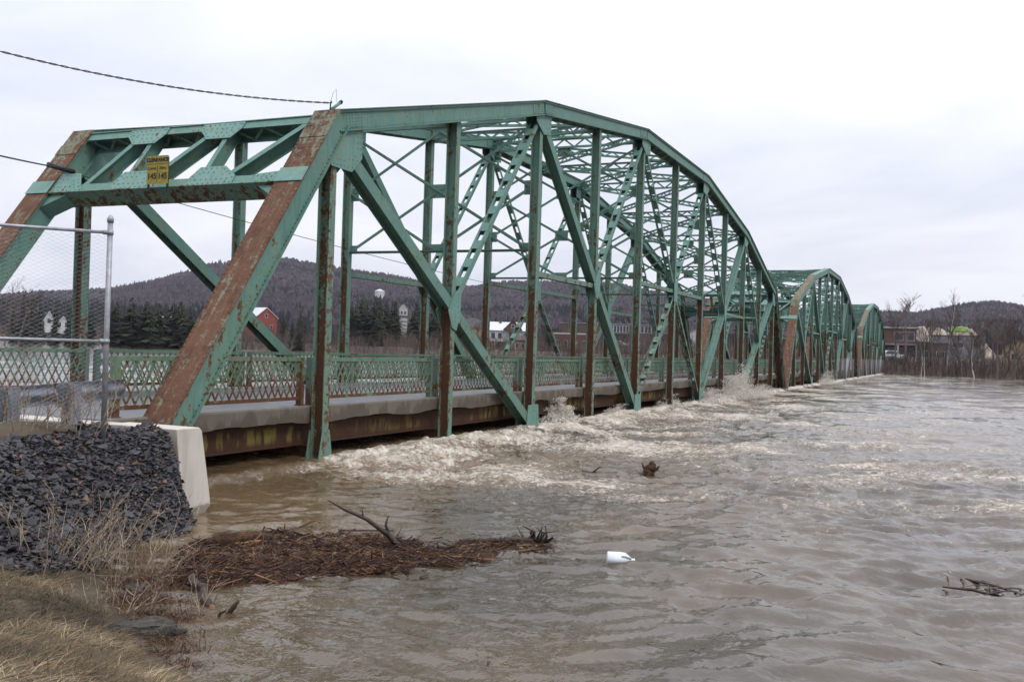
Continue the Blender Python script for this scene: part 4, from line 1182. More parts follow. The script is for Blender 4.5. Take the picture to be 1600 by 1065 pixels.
def weeds(name, cx, cy, n, h, spread, label, seed, z=None, th=0.0055, lean=0.45, wind=(0.1, -0.1)):
    r = random.Random(seed); z0 = float(bank_z(cx, cy)) if z is None else z
    root = empty(name, (cx, cy, max(z0, -0.2))); tag(root, label, 'weeds', 'dead weeds on the near bank')
    mb = MB(); tints = []
    def stalk(p, d, L_, rad, depth):
        pts = [p]; q = p.copy(); dd = d.copy()
        for i in range(4):
            dd = (dd + Vector((r.gauss(0, .13), r.gauss(0, .13), r.gauss(-0.04, .08)))).normalized(); q = q + dd * L_ / 4; pts.append(q.copy())
        nb0 = len(mb.v); mb.tube(pts, [rad, rad * .85, rad * .7, rad * .5, rad * .3], 3, smooth=False, caps=False)
        tints.extend([r.random()] * (len(mb.v) - nb0))
        if depth:
            for i in range(r.randint(2, 4)):
                k = r.randint(1, 4); e = (dd + Vector((r.gauss(0, .6), r.gauss(0, .6), r.uniform(0, .5)))).normalized()
                stalk(pts[k], e, L_ * r.uniform(.25, .5), rad * .6, depth - 1)
    for i in range(n):
        a = r.uniform(0, 6.28); rr_ = spread * math.sqrt(r.random()); t = abs(r.gauss(0, lean))
        stalk(Vector((rr_ * math.cos(a), rr_ * math.sin(a), -0.03)), Vector((math.sin(t) * math.cos(a) + wind[0], math.sin(t) * math.sin(a) + wind[1], math.cos(t))).normalized(), h * r.uniform(.5, 1.1), th * r.uniform(.7, 1.2), 2 if r.random() < .7 else 1)
    o = mb.build('stalks', M['weed'], root)
    at = o.data.attributes.new('tint', 'FLOAT', 'POINT'); at.data.foreach_set('value', np.array(tints, dtype=np.float32))
    return root
weeds('dead_weeds', -3.35, -3.75, 70, 0.85, 0.5, 'tall tangle of tan dead weed stalks between the stones and the debris raft', 1, lean=0.5)
weeds('dead_weeds', -4.05, -3.55, 60, 0.75, 0.5, 'spreading dead weed stalks at the foot of the dark stone slope', 2, lean=0.6)
weeds('dead_weeds', -4.75, -4.95, 40, 0.38, 0.4, 'low reddish dead weeds behind the flat grey rock', 3)
weeds('dead_weeds', -1.9, -1.45, 34, 0.85, 0.35, 'thin dead weeds growing by the fence post on top of the stones', 4, lean=0.3, th=0.005)
weeds('dead_weeds', -2.6, -1.15, 34, 0.8, 0.4, 'thin dead weeds growing behind the fence mesh', 5, lean=0.3, th=0.005)
weeds('dead_weeds', -5.9, -4.1, 26, 0.35, 0.5, 'short dead weeds at the left edge below the stones', 6)
weeds('dead_weeds', -4.25, -5.65, 7, 0.42, 0.25, 'few bare stalks standing in the water by the broken log', 7, z=-0.15)
# low brown litter at the waterline
def litter(r, n):
    t = r.uniform(0, 1, n); x = -3.3 - 2.2 * t + r.normal(0, .2, n); y = -3.95 - 2.6 * t + r.normal(0, .18, n)
    return np.stack([x, y, np.maximum(bank_z(x, y), WL) + 0.01], 1)
Vg, Fg, Tg = blades(4500, litter, 0.05, 0.22, 0.002, 0.005, 1.3, 8, lambda r, P_: np.clip(r.normal(.45, .28, len(P_)), 0, 1))
o = link('leaf_litter', np_mesh('leaf_litter', Vg, Fg, M['stick'], False, {'tint': Tg})); tag(o, 'brown litter of stalks washed up along the waterline', 'litter', kind='stuff')
def rock(name, loc, size, seed, label, rz=0.0, mat='rock'):
    bm = bmesh.new(); bmesh.ops.create_icosphere(bm, subdivisions=4, radius=1.0)
    for v in bm.verts:
        p = v.co.copy(); x, y = np.array([p.x * 1.6 + seed]), np.array([p.y * 1.6 + p.z * 2.1])
        k = 1 + 0.34 * float(fbm(x, y, 5, .6)[0])
        p = p * k
        for nn in ((0.2, 0.1, 1, .62), (1, .3, .2, .78), (-.8, .6, .1, .75), (0.1, -1, .25, .72)):
            n_ = Vector(nn[:3]).normalized(); d = p.dot(n_) - nn[3]
            if d > 0: p = p - n_ * d * 0.9
        v.co = Vector((p.x * size[0], p.y * size[1], p.z * size[2]))
    me = bpy.data.meshes.new(name); bm.to_mesh(me); bm.free(); me.materials.append(M[mat])
    o = link(name, me); o.location = loc; o.rotation_euler = (0.06, -0.05, rz); tag(o, label, 'rock'); return o
rock('flat_rock', (-5.08, -5.72, -0.10), (0.38, 0.25, 0.17), 3.3, 'flat grey rock slab lying at the waterline below the grass', -0.7)
rock('boulder', (-3.85, -4.45, -0.13), (0.26, 0.17, 0.09), 8.1, 'small pale rock awash between the weeds and the debris raft', 0.5)

# ------------------------------------------------------------------ debris raft
RAFT = [(-3.15, -4.15), (-1.6, -3.35), (-0.5, -4.0), (-0.1, -4.9), (-0.3, -5.9), (0.3, -6.6), (0.9, -7.35), (0.3, -7.1), (-0.9, -6.75), (-1.7, -6.3), (-2.4, -5.75), (-3.1, -5.25), (-3.6, -5.15), (-3.55, -4.6)]
def inpoly(x, y, poly):
    c = np.zeros(len(x), bool); n = len(poly)
    for i in range(n):
        x0, y0 = poly[i]; x1, y1 = poly[i - 1]
        t = ((y0 > y) != (y1 > y)) & (x < (x1 - x0) * (y - y0) / (y1 - y0 + 1e-12) + x0); c ^= t
    return c
r = np.random.RandomState(77)
px_ = r.uniform(-3.8, 1.1, 60000); py_ = r.uniform(-7.5, -3.2, 60000)
wob = 0.42 * fbm(px_ * 2.2, py_ * 2.2, 4) + r.normal(0, .05, len(px_)) + np.where(r.rand(len(px_)) < .05, r.normal(0, .3, len(px_)), 0)
ok = inpoly(px_ + wob, py_ + wob, RAFT); px_, py_ = px_[ok][:11000], py_[ok][:11000]
dm = 0.042 * np.clip(1 + 1.3 * fbm(px_ * 1.1, py_ * 1.1, 3), 0.1, 2.2)
n = len(px_); az = np.where(r.rand(n) < .45, r.normal(-0.85, 0.5, n), r.uniform(0, 6.28, n)); el = np.clip(r.normal(0.05, 0.28, n), -.4, 1.2)
el = np.where(r.rand(n) < .006, r.uniform(.6, 1.3, n), el); Ls = np.exp(r.normal(-1.65, 0.55, n)).clip(0.05, 0.9) * 0.44; rad = (0.0034 + 0.016 * r.rand(n) ** 4) * (0.7 + Ls)
D = np.stack([np.cos(az) * np.cos(el), np.sin(az) * np.cos(el), np.sin(el)], 1)
Cn = np.stack([px_, py_, WL + r.rand(n) * dm + 0.01], 1)
A_ = Cn - D * Ls[:, None]; B_ = Cn + D * Ls[:, None]
s1 = np.cross(D, [0, 0, 1.0]); s1 /= np.linalg.norm(s1, axis=1)[:, None] + 1e-9; s2 = np.cross(D, s1)
ring = [s1 * math.cos(t) + s2 * math.sin(t) for t in (0, 2.09, 4.19)]
V_ = np.stack([A_ + q * rad[:, None] for q in ring] + [B_ + q * (rad * .6)[:, None] for q in ring], 1).reshape(-1, 3)
b = np.arange(n)[:, None] * 6
F_ = np.concatenate([b + np.array([q]) for q in ((0, 1, 4), (0, 4, 3), (1, 2, 5), (1, 5, 4), (2, 0, 3), (2, 3, 5))], 0)
tn = np.clip(r.normal(0.36, 0.27, n) + 0.25 * fbm(px_ * 2, py_ * 2, 2), 0, 1)
raft = link('debris_raft', np_mesh('debris_raft', V_, F_, M['stick'], False, {'tint': np.repeat(tn, 6)}))
tag(raft, 'floating mat of brown sticks and reeds drifting by the near bank', 'debris', kind='stuff')
# mat body below the sticks
bx2 = np.linspace(-3.8, 1.1, 120); by2 = np.linspace(-7.6, -3.2, 110); X2, Y2 = np.meshgrid(bx2, by2, indexing='ij'); x2, y2 = X2.ravel(), Y2.ravel()
ins = inpoly(x2, y2, RAFT).reshape(X2.shape).astype(float)
for _ in range(6): ins[1:-1, 1:-1] = (ins[1:-1, 1:-1] * 2 + ins[:-2, 1:-1] + ins[2:, 1:-1] + ins[1:-1, :-2] + ins[1:-1, 2:]) / 6
z2 = WL - 0.18 + 0.20 * ins.ravel() + 0.03 * fbm(x2 * 5, y2 * 5, 3)
m_ = len(by2); I_, J_ = np.meshgrid(np.arange(len(bx2) - 1), np.arange(m_ - 1), indexing='ij'); i0 = (I_ * m_ + J_).ravel()
link('mat_body', np_mesh('mat_body', np.stack([x2, y2, z2], 1), np.stack([i0, i0 + m_, i0 + m_ + 1, i0 + 1], 1), M['bark']), raft)

def limb(mb, pts, rads, seed, n=7, m=0, jit=0.12):
    r_ = random.Random(seed); P2, R2 = [], []
    for i in range(len(pts) - 1):
        for j in range(3):
            t = j / 3; q = Vector(pts[i]).lerp(Vector(pts[i + 1]), t); rr_ = rads[i] * (1 - t) + rads[i + 1] * t
            P2.append(q + Vector((r_.gauss(0, 1), r_.gauss(0, 1), r_.gauss(0, 1))) * rr_ * jit); R2.append(rr_ * r_.uniform(.88, 1.12))
    P2.append(Vector(pts[-1])); R2.append(rads[-1])
    mb.tube(P2, R2, n, m)
def wood(name, loc, limbs, label, cat='branch', mat='wood', group=None):
    root = empty(name, loc); tag(root, label, cat, group)
    for i, (nm, pts, rads, mt) in enumerate(limbs):
        mb = MB(); limb(mb, pts, rads, i + len(name), 8)
        mb.build(nm, M[mt or mat], root)
    return root
wood('driftwood_branch', (-0.62, -5.75, WL), [
    ('limb', [(0.02, -.05, 0.0), (-0.10, 0.14, 0.22), (-0.26, 0.36, 0.42), (-0.38, 0.62, 0.53), (-0.44, 0.84, 0.64)], [.042, .036, .028, .020, .008], None),
    ('limb', [(-0.06, 0.06, 0.12), (-0.10, 0.16, 0.32), (-0.08, 0.14, 0.46)], [.022, .017, .008], None),
    ('limb', [(-0.28, 0.40, 0.44), (-0.31, 0.40, 0.55)], [.014, .005], None),
    ('limb', [(0, 0, .02), (-.05, .06, .12), (-.09, .14, .26)], [.026, .02, .008], None)], 'dark forked branch sticking up from the middle of the debris raft')
wood('driftwood_log', (0.72, -7.15, WL + 0.02), [
    ('trunk', [(-.5, .95, .02), (-.2, .4, .04), (.05, 0, .04), (.14, -.22, .02)], [.028, .04, .05, .04], None)] + [
    ('root', [(.02 * math.sin(i), .12 - .03 * i, .03), (-.03 + .06 * math.sin(i * 3.1), .16 - .045 * i + .05 * math.cos(i * 4.3), .09 + .07 * abs(math.sin(i * 2.3))), (-.05 + .15 * math.sin(i * 5.3 + 1), .22 - .06 * i + .13 * math.cos(i * 3.7), .10 + .17 * abs(math.sin(i * 1.9 + .6)))], [.024, .016, .005], None) for i in range(9)],
    'dark log with a spiky root fan at the right end of the debris raft', 'log')
wood('bark_slab', (-1.55, -3.75, WL + 0.09), [('trunk', [(-.35, .12, 0.0), (-.1, .05, .02), (.15, -.1, .01), (.42, -.32, -.02)], [.05, .085, .08, .05], 'bark'), ('torn_wood', [(-.05, -.10, -.05), (.25, -.28, -.05), (.5, -.5, -.06)], [.028, .03, .012], 'freshwood')], 'reddish brown slab of bark lying on the left end of the debris raft', 'log')
wood('broken_log', (-3.95, -5.35, WL + 0.0), [
    ('trunk', [(.75, .75, .03), (.5, .55, .06), (.28, .18, .05), (.0, -.10, .03), (-.12, -.28, .02)], [.045, .05, .055, .05, .045], None),
    ('torn_wood', [(-.10, -.26, .02), (-.17, -.34, .0), (-.22, -.42, -.04)], [.042, .038, .016], 'freshwood'),
    ('branch', [(.60, .62, .05), (.66, .52, .16), (.72, .5, .24)], [.02, .014, .006], None),
    ('branch', [(-.22, -.52, -.03), (-.20, -.62, .10), (-.18, -.66, .16)], [.03, .025, .01], None),
    ('branch', [(-.30, -.48, -.04), (-.32, -.56, .05), (-.30, -.62, .09)], [.016, .014, .006], None)], 'broken dark log with an orange split end by the near bank', 'log')
wood('stump_log', (8.95, -6.35, WL), [
    ('trunk', [(-.42, 1.4, .03), (-.3, .9, .0), (-.1, .35, -.02), (.0, .0, .02)], [.05, .06, .07, .09], None),
    ('stump', [(-.02, .06, .02), (.0, -.02, .14), (.02, -.06, .26), (.02, -.05, .34)], [.10, .13, .09, .03], 'bark'),
    ('root', [(0, -.03, .12), (.02, -.16, .18), (.02, -.22, .26)], [.06, .04, .012], 'bark'),
    ('root', [(0, .03, .12), (-.02, .12, .2), (-.03, .16, .3)], [.05, .03, .01], 'bark'),
    ('branch', [(-.38, 1.2, .02), (-.4, 1.05, .14), (-.46, .95, .2)], [.02, .015, .006], None)], 'floating log with an upturned brown stump end out in the rapids', 'log')
r2_ = random.Random(4)
for i, (x, y, l, a, lab) in enumerate(((1.45, -12.75, 1.3, 0.9, 'long thin dark branch with loose twigs floating at the right edge'), (0.95, -12.6, 0.7, 1.3, 'short floating stick below the branch at the right edge'), (-4.1, -8.72, 0.22, 0.3, 'small broken chunk of wood floating at the bottom middle'), (1.1, -7.95, 0.5, -1.2, 'thin pale reed floating between the raft and the white jug'), (-2.45, -6.55, 0.2, 0.4, 'little dark twig floating below the debris raft'))):
    lims = [('limb', [(-l / 2 * math.cos(a), -l / 2 * math.sin(a), .01), (0.03, 0.02, .025), (l / 2 * math.cos(a), l / 2 * math.sin(a), .01)], [.012, .02, .008] if i != 2 else [.05, .05, .035], ('wood' if i == 2 else ('freshwood' if i == 3 else None)))]
    for j in range(30 if i == 0 else 1):
        t = r2_.uniform(-.45, .45); b = Vector((t * l * math.cos(a), t * l * math.sin(a), .015)); e = b + Vector((r2_.uniform(-.4, .12), r2_.uniform(-.45, .25), r2_.uniform(-.01, .03))) * (1 if i == 0 else .3)
        lims.append(('twig', [b, b.lerp(e, .5) + Vector((0, 0, .02)), e], [.009, .007, .003], None))
    so_ = wood('floating_stick', (x, y, WL - (0.02 if i == 2 else 0)), lims, lab, 'stick')
    if i == 2: so_.scale = (1, 1, .4)
    if i == 0: so_.scale = (1.3, 1.3, .8)

# plastic jug floating on its side
jg = empty('plastic_jug', (0.12, -8.53, WL + 0.075)); tag(jg, 'white plastic jug floating on its side beyond the debris raft', 'jug')
JS = 1.12
prof = [(-.150, .0), (-.150, .060), (-.142, .073), (-.05, .075), (.03, .075), (.055, .070), (.10, .042), (.118, .024), (.125, .019), (.150, .019)]
n_ = 16; mb = MB(); V_ = []; F_ = []
for x, rr_ in prof:
    for j in range(n_):
        t = 2 * math.pi * j / n_; sq = 1.0 / max(abs(math.cos(t)), abs(math.sin(t))) ** 0.35
        V_.append((x * JS, rr_ * math.cos(t) * sq * JS, rr_ * math.sin(t) * sq * JS))
for i in range(len(prof) - 1):
    for j in range(n_): F_.append((i * n_ + j, i * n_ + (j + 1) % n_, (i + 1) * n_ + (j + 1) % n_, (i + 1) * n_ + j))
mb.add(V_, F_, 0, True); mb.build('body', M['jug'], jg)
mb = MB(); mb.tube([(.148 * JS, 0, 0), (.168 * JS, 0, 0)], .022 * JS, 12); mb.build('cap', M['jug'], jg)
mb = MB(); mb.tube([(.01 * JS, 0, .078 * JS), (.05 * JS, 0, .088 * JS), (.10 * JS, 0, .062 * JS), (.118 * JS, 0, .02 * JS)], .011 * JS, 8); mb.build('handle', M['jug'], jg)
jg.rotation_euler = (0.9, 0.05, R(-66))

# ------------------------------------------------------------------ spray where the flood hits the truss
def splash(loc, sx_, sy_, h, n, seed, label, dens=1.0):
    r = np.random.RandomState(seed)
    nj = 60; ja = r.uniform(-1, 1, nj); jv = r.uniform(.15, 1.0, nj) ** 1.4; jl = r.normal(0, .4, nj); jx = np.clip(r.normal(0, .5, nj), -1, 1)
    k = r.randint(0, nj, n); t = r.rand(n) ** 0.7
    x = (jx[k] + jl[k] * t * .9) * sx_ + r.normal(0, 1, n) * (.03 + .09 * t) * sx_
    y = ja[k] * .6 * sy_ - 0.5 * sy_ * t + r.normal(0, 1, n) * (.10 + .1 * t) * sy_
    z = h * jv[k] * (2.0 * t - 1.05 * t * t) * np.exp(-(jx[k] * 1.1) ** 2) + r.normal(0, .03, n) * h
    ok = z > -0.1; x, y, z, t = x[ok], y[ok], z[ok], t[ok]; n = len(x)
    s = (0.006 + 0.030 * r.rand(n) ** 4) * (1.4 - 0.9 * t)
    nb = int(n * 0.5); x = np.concatenate([x, r.normal(0, .6, nb) * sx_]); y = np.concatenate([y, r.normal(-.15, .5, nb) * sy_]); 
    z = np.concatenate([z, np.abs(r.normal(0, .13, nb)) * h * np.exp(-(x[n:] / sx_) ** 2 * .6)]); s = np.concatenate([s, r.uniform(.012, .04, nb)]); n += nb
    oc_ = np.array([(1, 0, -.6), (-.5, .87, -.6), (-.5, -.87, -.6), (0, 0, 1.2)]); fc = np.array([(0, 2, 1), (0, 1, 3), (1, 2, 3), (2, 0, 3)])
    sh = r.uniform(.5, 1.6, (n, 1, 3)) * r.choice([-1, 1], (n, 1, 3)); C_ = np.stack([x, y, z], 1)
    V_ = (C_[:, None, :] + oc_[None] * sh * s[:, None, None]).reshape(-1, 3)
    F_ = (np.arange(n)[:, None, None] * 4 + fc[None]).reshape(-1, 3)
    o = link('water_spray', np_mesh('water_spray', V_, F_, M['foamdrop'], True)); o.location = loc
    tag(o, label, 'spray', kind='stuff')
splash((20.3, 0.35, 0.02), 1.1, 0.4, 1.0, 14000, 1, 'brown white spray bursting behind the bottom chord of the nearest span')
splash((48.3, -0.3, 0.0), 2.5, 0.8, 2.3, 26000, 2, 'tall white plume of spray against the nearest span')
splash((41.2, -0.3, 0.0), 2.0, 0.7, 1.0, 12000, 3, 'low churning spray beside the tall plume')
splash((26.8, 0.35, 0.0), 0.9, 0.35, 0.5, 4000, 8, 'small spray between the second pair of bottom gusset plates')
splash((35.0, 0.35, 0.0), 1.4, 0.4, 0.7, 6000, 6, 'small spray under the deck before the plume')
splash((56.0, -0.4, 0.0), 2.0, 0.7, 0.8, 7000, 5, 'low white spray beyond the tall plume')
splash((93.0, -0.5, 0.0), 2.4, 0.9, 1.5, 8000, 4, 'white spray against the middle span')
splash((11.4, -0.15, -0.05), 0.5, 0.25, 0.22, 3000, 7, 'small splash at the foot of the second post')
# ------------------------------------------------------------------ far land
SHORE = [(-600, 330), (-300, 245), (-120, 215), (-60, 205), (-25, 196), (0, 190), (30, 187), (80, 192), (160, 206), (250, 215), (420, 200), (600, 120), (900, -60), (1400, -400)]
_sy = np.array([s[0] for s in SHORE], float); _sx = np.array([s[1] for s in SHORE], float)
def shore_x(y): return np.interp(y, _sy, _sx)
RIDGE = [(-900, 40), (-300, 55), (0, 46), (170, 62), (250, 80), (330, 105), (440, 121), (500, 113), (600, 103), (680, 92), (740, 89), (800, 99), (850, 101), (950, 101), (1050, 84), (1150, 73), (1250, 66), (1370, 65), (1430, 65), (1500, 75), (1560, 81), (1600, 74), (1750, 46), (2000, 40), (2600, 30)]
_ra = np.array([YAW - math.atan((p - 800) / FPX) for p, e in RIDGE])[::-1]; _re = np.array([e for p, e in RIDGE], float)[::-1]
R_RIDGE = 1500.0
def land_z(x, y):
    x = np.asarray(x, float); y = np.asarray(y, float)
    d = x - shore_x(y)
    z = -2.2 + 4.3 * sstep(-4, 9, d) + 1.6 * sstep(8, 70, d) + 3.0 * sstep(60, 380, d)
    rr = np.hypot(x - CAM.x, y - CAM.y); th = np.arctan2(y - CAM.y, x - CAM.x)
    e = (np.interp(th, _ra, _re) - 7.0) * R_RIDGE / FPX
    t = np.clip((rr - 520) / (R_RIDGE - 520), 0, 1.0)
    prof = np.where(t < 1, t ** 1.35, 1.0) * np.where(rr > R_RIDGE, np.clip(1 - (rr - R_RIDGE) / 1500, 0.15, 1), 1)
    hill = prof * e * (1 + 0.10 * t * (1 - t) * 4 * fbm(x * 0.004, y * 0.004, 4)) + t * 5 * fbm(x * 0.012, y * 0.012, 3)
    return z + 0.25 * sstep(0, 20, d) * fbm(x * 0.06, y * 0.06, 3) + hill
TH = np.linspace(-0.95, 1.75, 420)
RR = np.concatenate([np.linspace(150, 330, 130), np.linspace(335, 700, 60), np.linspace(715, 1500, 66), np.linspace(1520, 3600, 24)])
TT, RG = np.meshgrid(TH, RR, indexing='ij')
lx, ly = (CAM.x + RG * np.cos(TT)).ravel(), (CAM.y + RG * np.sin(TT)).ravel()
lz = land_z(lx, ly)
m_ = len(RR); I_, J_ = np.meshgrid(np.arange(len(TH) - 1), np.arange(m_ - 1), indexing='ij'); i0 = (I_ * m_ + J_).ravel()
tag(link('hills', np_mesh('hills', np.stack([lx, ly, lz], 1), np.stack([i0, i0 + 1, i0 + m_ + 1, i0 + m_], 1), M['ground'])), kind='structure')
def gz(x, y): return float(land_z(np.array([x]), np.array([y]))[0])

# woods on the hills: one mass, seen as texture
r = np.random.RandomState(9)
n = 60000
th = r.uniform(-0.22, 1.02, n); rr_ = 520 + (R_RIDGE + 30 - 520) * r.rand(n) ** 0.75
x = CAM.x + rr_ * np.cos(th); y = CAM.y + rr_ * np.sin(th); z = land_z(x, y)
con = fbm(x * 0.006 + 5, y * 0.006, 3) + 0.35 * r.randn(n) * 0.5
isC = con > 0.34 - 0.30 * sstep(900, 560, rr_)
h = np.where(isC, r.uniform(8, 15, n), r.uniform(7, 13, n)); wd = np.where(isC, h * 0.20, h * r.uniform(.22, .36, n)); midf = np.where(isC, 0.18, r.uniform(.5, .72, n))
tint = np.where(isC, r.uniform(0, .15, n), np.clip(0.62 + 0.22 * r.randn(n) + .3 * fbm(x * .01, y * .01, 2), .3, 1))
C_ = np.stack([x, y, z], 1); a0 = r.uniform(0, 6.28, n)
vv = [C_ - np.array([0, 0, 1.0])]
for k in range(4):
    jr = wd * r.uniform(.7, 1.25, n); vv.append(C_ + np.stack([np.cos(a0 + k * 1.571) * jr, np.sin(a0 + k * 1.571) * jr, h * midf * r.uniform(.8, 1.2, n)], 1))
vv.append(C_ + np.stack([np.zeros(n), np.zeros(n), h], 1))
V_ = np.stack(vv, 1).reshape(-1, 3); fc = np.array([(0, 2, 1), (0, 3, 2), (0, 4, 3), (0, 1, 4), (5, 1, 2), (5, 2, 3), (5, 3, 4), (5, 4, 1)])
F_ = (np.arange(n)[:, None, None] * 6 + fc[None]).reshape(-1, 3)
o = link('hill_woods', np_mesh('hill_woods', V_, F_, M['hillwood'], False, {'tint': np.repeat(tint, 6)})); tag(o, 'leafless and evergreen woods covering the far hills', 'woods', kind='stuff')

# thickets of bare brush along the far bank
def brush(n, seed, sampler, hmin, hmax):
    r = np.random.RandomState(seed); x, y = sampler(r, n); n = len(x); z = land_z(x, y)
    h = r.uniform(hmin, hmax, n) * (np.where(y < -38, 1.9, 1.0) if seed == 31 else 1.0) * (0.75 + 0.5 * fbm(x * .05, y * .05, 2) + .3); az = r.uniform(0, 6.28, n); ln = np.abs(r.normal(0, .28, n))
    w_ = r.uniform(.025, .075, n); 
    ax = np.stack([np.cos(az) * np.sin(ln), np.sin(az) * np.sin(ln), np.cos(ln)], 1); sd_ = np.stack([np.sin(YAW) * w_, -np.cos(YAW) * w_, 0 * w_], 1)
    rot = r.uniform(-1, 1, n)[:, None]; sd_ = sd_ * (1 - .5 * np.abs(rot)); sd_[:, 0] += rot[:, 0] * w_ * .5
    P0 = np.stack([x, y, z - .1], 1); P1 = P0 + ax * h[:, None] * .55 + r.normal(0, .2, (n, 3)); P2 = P1 + (ax + r.normal(0, .25, (n, 3))) * h[:, None] * .5
    V_ = np.stack([P0 - sd_, P0 + sd_, P1 + sd_ * .7, P1 - sd_ * .7, P2], 1).reshape(-1, 3); b = np.arange(n)[:, None] * 5
    F_ = np.concatenate([b + np.array([q]) for q in ((0, 1, 2), (0, 2, 3), (3, 2, 4))], 0)
    # side twigs
    nt_ = n * 3; k = r.randint(0, n, nt_); t = r.uniform(.25, 1, nt_)[:, None]; Q0 = P0[k] * (1 - t) + P2[k] * t
    Q1 = Q0 + r.normal(0, 1, (nt_, 3)) * (h[k] * .14)[:, None] + np.array([0, 0, .35]) * (h[k] * .3)[:, None]
    w2 = sd_[k] * .55; V2 = np.stack([Q0 - w2, Q0 + w2, Q1], 1).reshape(-1, 3); F2 = np.arange(nt_ * 3).reshape(-1, 3) + len(V_)
    tn = np.clip(.45 + .28 * r.randn(n) + .5 * fbm(x * .08, y * .08, 2), 0, 1)
    return np.concatenate([V_, V2]), np.concatenate([F_, F2]), np.concatenate([np.repeat(tn, 5), np.repeat(tn[k], 3)])
def right_bank(r, n):
    y = np.concatenate([r.uniform(-75, 4, n // 2), r.uniform(-90, -30, n - n // 2)]); d = 1.5 + 8 * r.rand(n) ** 1.3; d = np.where(y < -36, d * 4.0, d); k = (y < -36) | (r.rand(n) < .55); return (shore_x(y) + d)[k], y[k]
def left_bank(r, n):
    y = r.uniform(12, 430, n); d = 2 + 45 * r.rand(n) ** 1.4; return shore_x(y) + d, y
Vb, Fb, Tb = brush(15000, 31, right_bank, 1.2, 3.4)
o = link('bank_brush', np_mesh('bank_brush', Vb, Fb, M['twig'], False, {'tint': Tb})); tag(o, 'leafless brown brush lining the far bank on the right', 'brush', kind='stuff')
Vb, Fb, Tb = brush(26000, 32, left_bank, 1.2, 4.2)
o = link('bank_brush', np_mesh('bank_brush', Vb, Fb, M['twig'], False, {'tint': Tb})); tag(o, 'leafless brown brush lining the far bank behind the bridge', 'brush', kind='stuff')

# conifers
def conifer_proto(seed):
    r = random.Random(seed); V_, F_, T_ = [], [], []
    H_ = 1.0; tiers = 26
    for i in range(tiers):
        f = i / (tiers - 1); z = 0.08 + 0.90 * f; rad = (0.205 * (1 - f) ** 0.85 + 0.012) * r.uniform(.72, 1.2)
        for k in range(9 if f < .7 else 6):
            a = r.uniform(0, 6.28); L_ = rad * r.uniform(.65, 1.15); dr = L_ * r.uniform(.15, .5); w_ = L_ * r.uniform(.22, .42) + .008; lift = r.uniform(.01, .035)
            c, s = math.cos(a), math.sin(a); b = len(V_)
            V_ += [(c * .01, s * .01, z + lift), (c * L_ * .6 - s * w_, s * L_ * .6 + c * w_, z - dr * .5), (c * L_, s * L_, z - dr), (c * L_ * .6 + s * w_, s * L_ * .6 - c * w_, z - dr * .5 - .01)]
            F_ += [(b, b + 1, b + 2), (b, b + 2, b + 3)]; t = min(1, max(0, r.gauss(.5, .25))); T_ += [t] * 4
    return np_mesh('crown', np.array(V_), np.array(F_), M['conif'], False, {'tint': np.array(T_)})
CONS = [conifer_proto(s) for s in range(5)]
tb = MB(); tb.tube([(0, 0, -.03), (0, 0, .5), (0, 0, .97)], [.016, .010, .002], 6); TRM = tb.mesh('trunk', M['trunk'])
rc = random.Random(5)
def conifer(px, D, h, wsc, label, group):
    x, y = bearing(px, D); root = empty('conifer_tree', (x, y, gz(x, y) - .2), rc.uniform(0, 6.28)); tag(root, label, 'tree', group)
    root.scale = (h * wsc, h * wsc, h)
    link('crown', CONS[rc.randrange(5)], root); link('trunk', TRM, root)
GL = 'dark evergreen in the dense clump left of the rusty near end post'
for i in range(60): conifer(rc.uniform(176, 352), rc.uniform(238, 300), rc.uniform(7.5, 14.0), rc.uniform(1.4, 2.2), GL, 'evergreens of the left clump')
for px, h in ((20, 12), (36, 14), (50, 13.5), (62, 14.5), (86, 12.5), (108, 12.5), (114, 15), (142, 13)):
    conifer(px, rc.uniform(235, 285), h, 1.0, 'dark spruce seen through the chain link fence', 'spruces behind the fence')
GM = 'dark evergreen in the clump below the white tower on the hill'
for i in range(44): conifer(rc.choice((rc.uniform(543, 622), rc.uniform(636, 692), rc.uniform(543, 622))), rc.uniform(262, 310), rc.uniform(8.0, 14.0), rc.uniform(1.3, 1.9), GM, 'evergreens below the white tower')
for i in range(9): conifer(rc.choice((rc.uniform(438, 470), rc.uniform(515, 545), rc.uniform(425, 545))), rc.uniform(270, 320), rc.uniform(6, 10.5), 1.25, 'evergreen between the left clump and the white tower clump', 'evergreens between the clumps')
for px in (856, 866, 876): conifer(px, 240, 5.5, 1.8, 'low dark evergreen right of the white house', 'low evergreens by the white house')

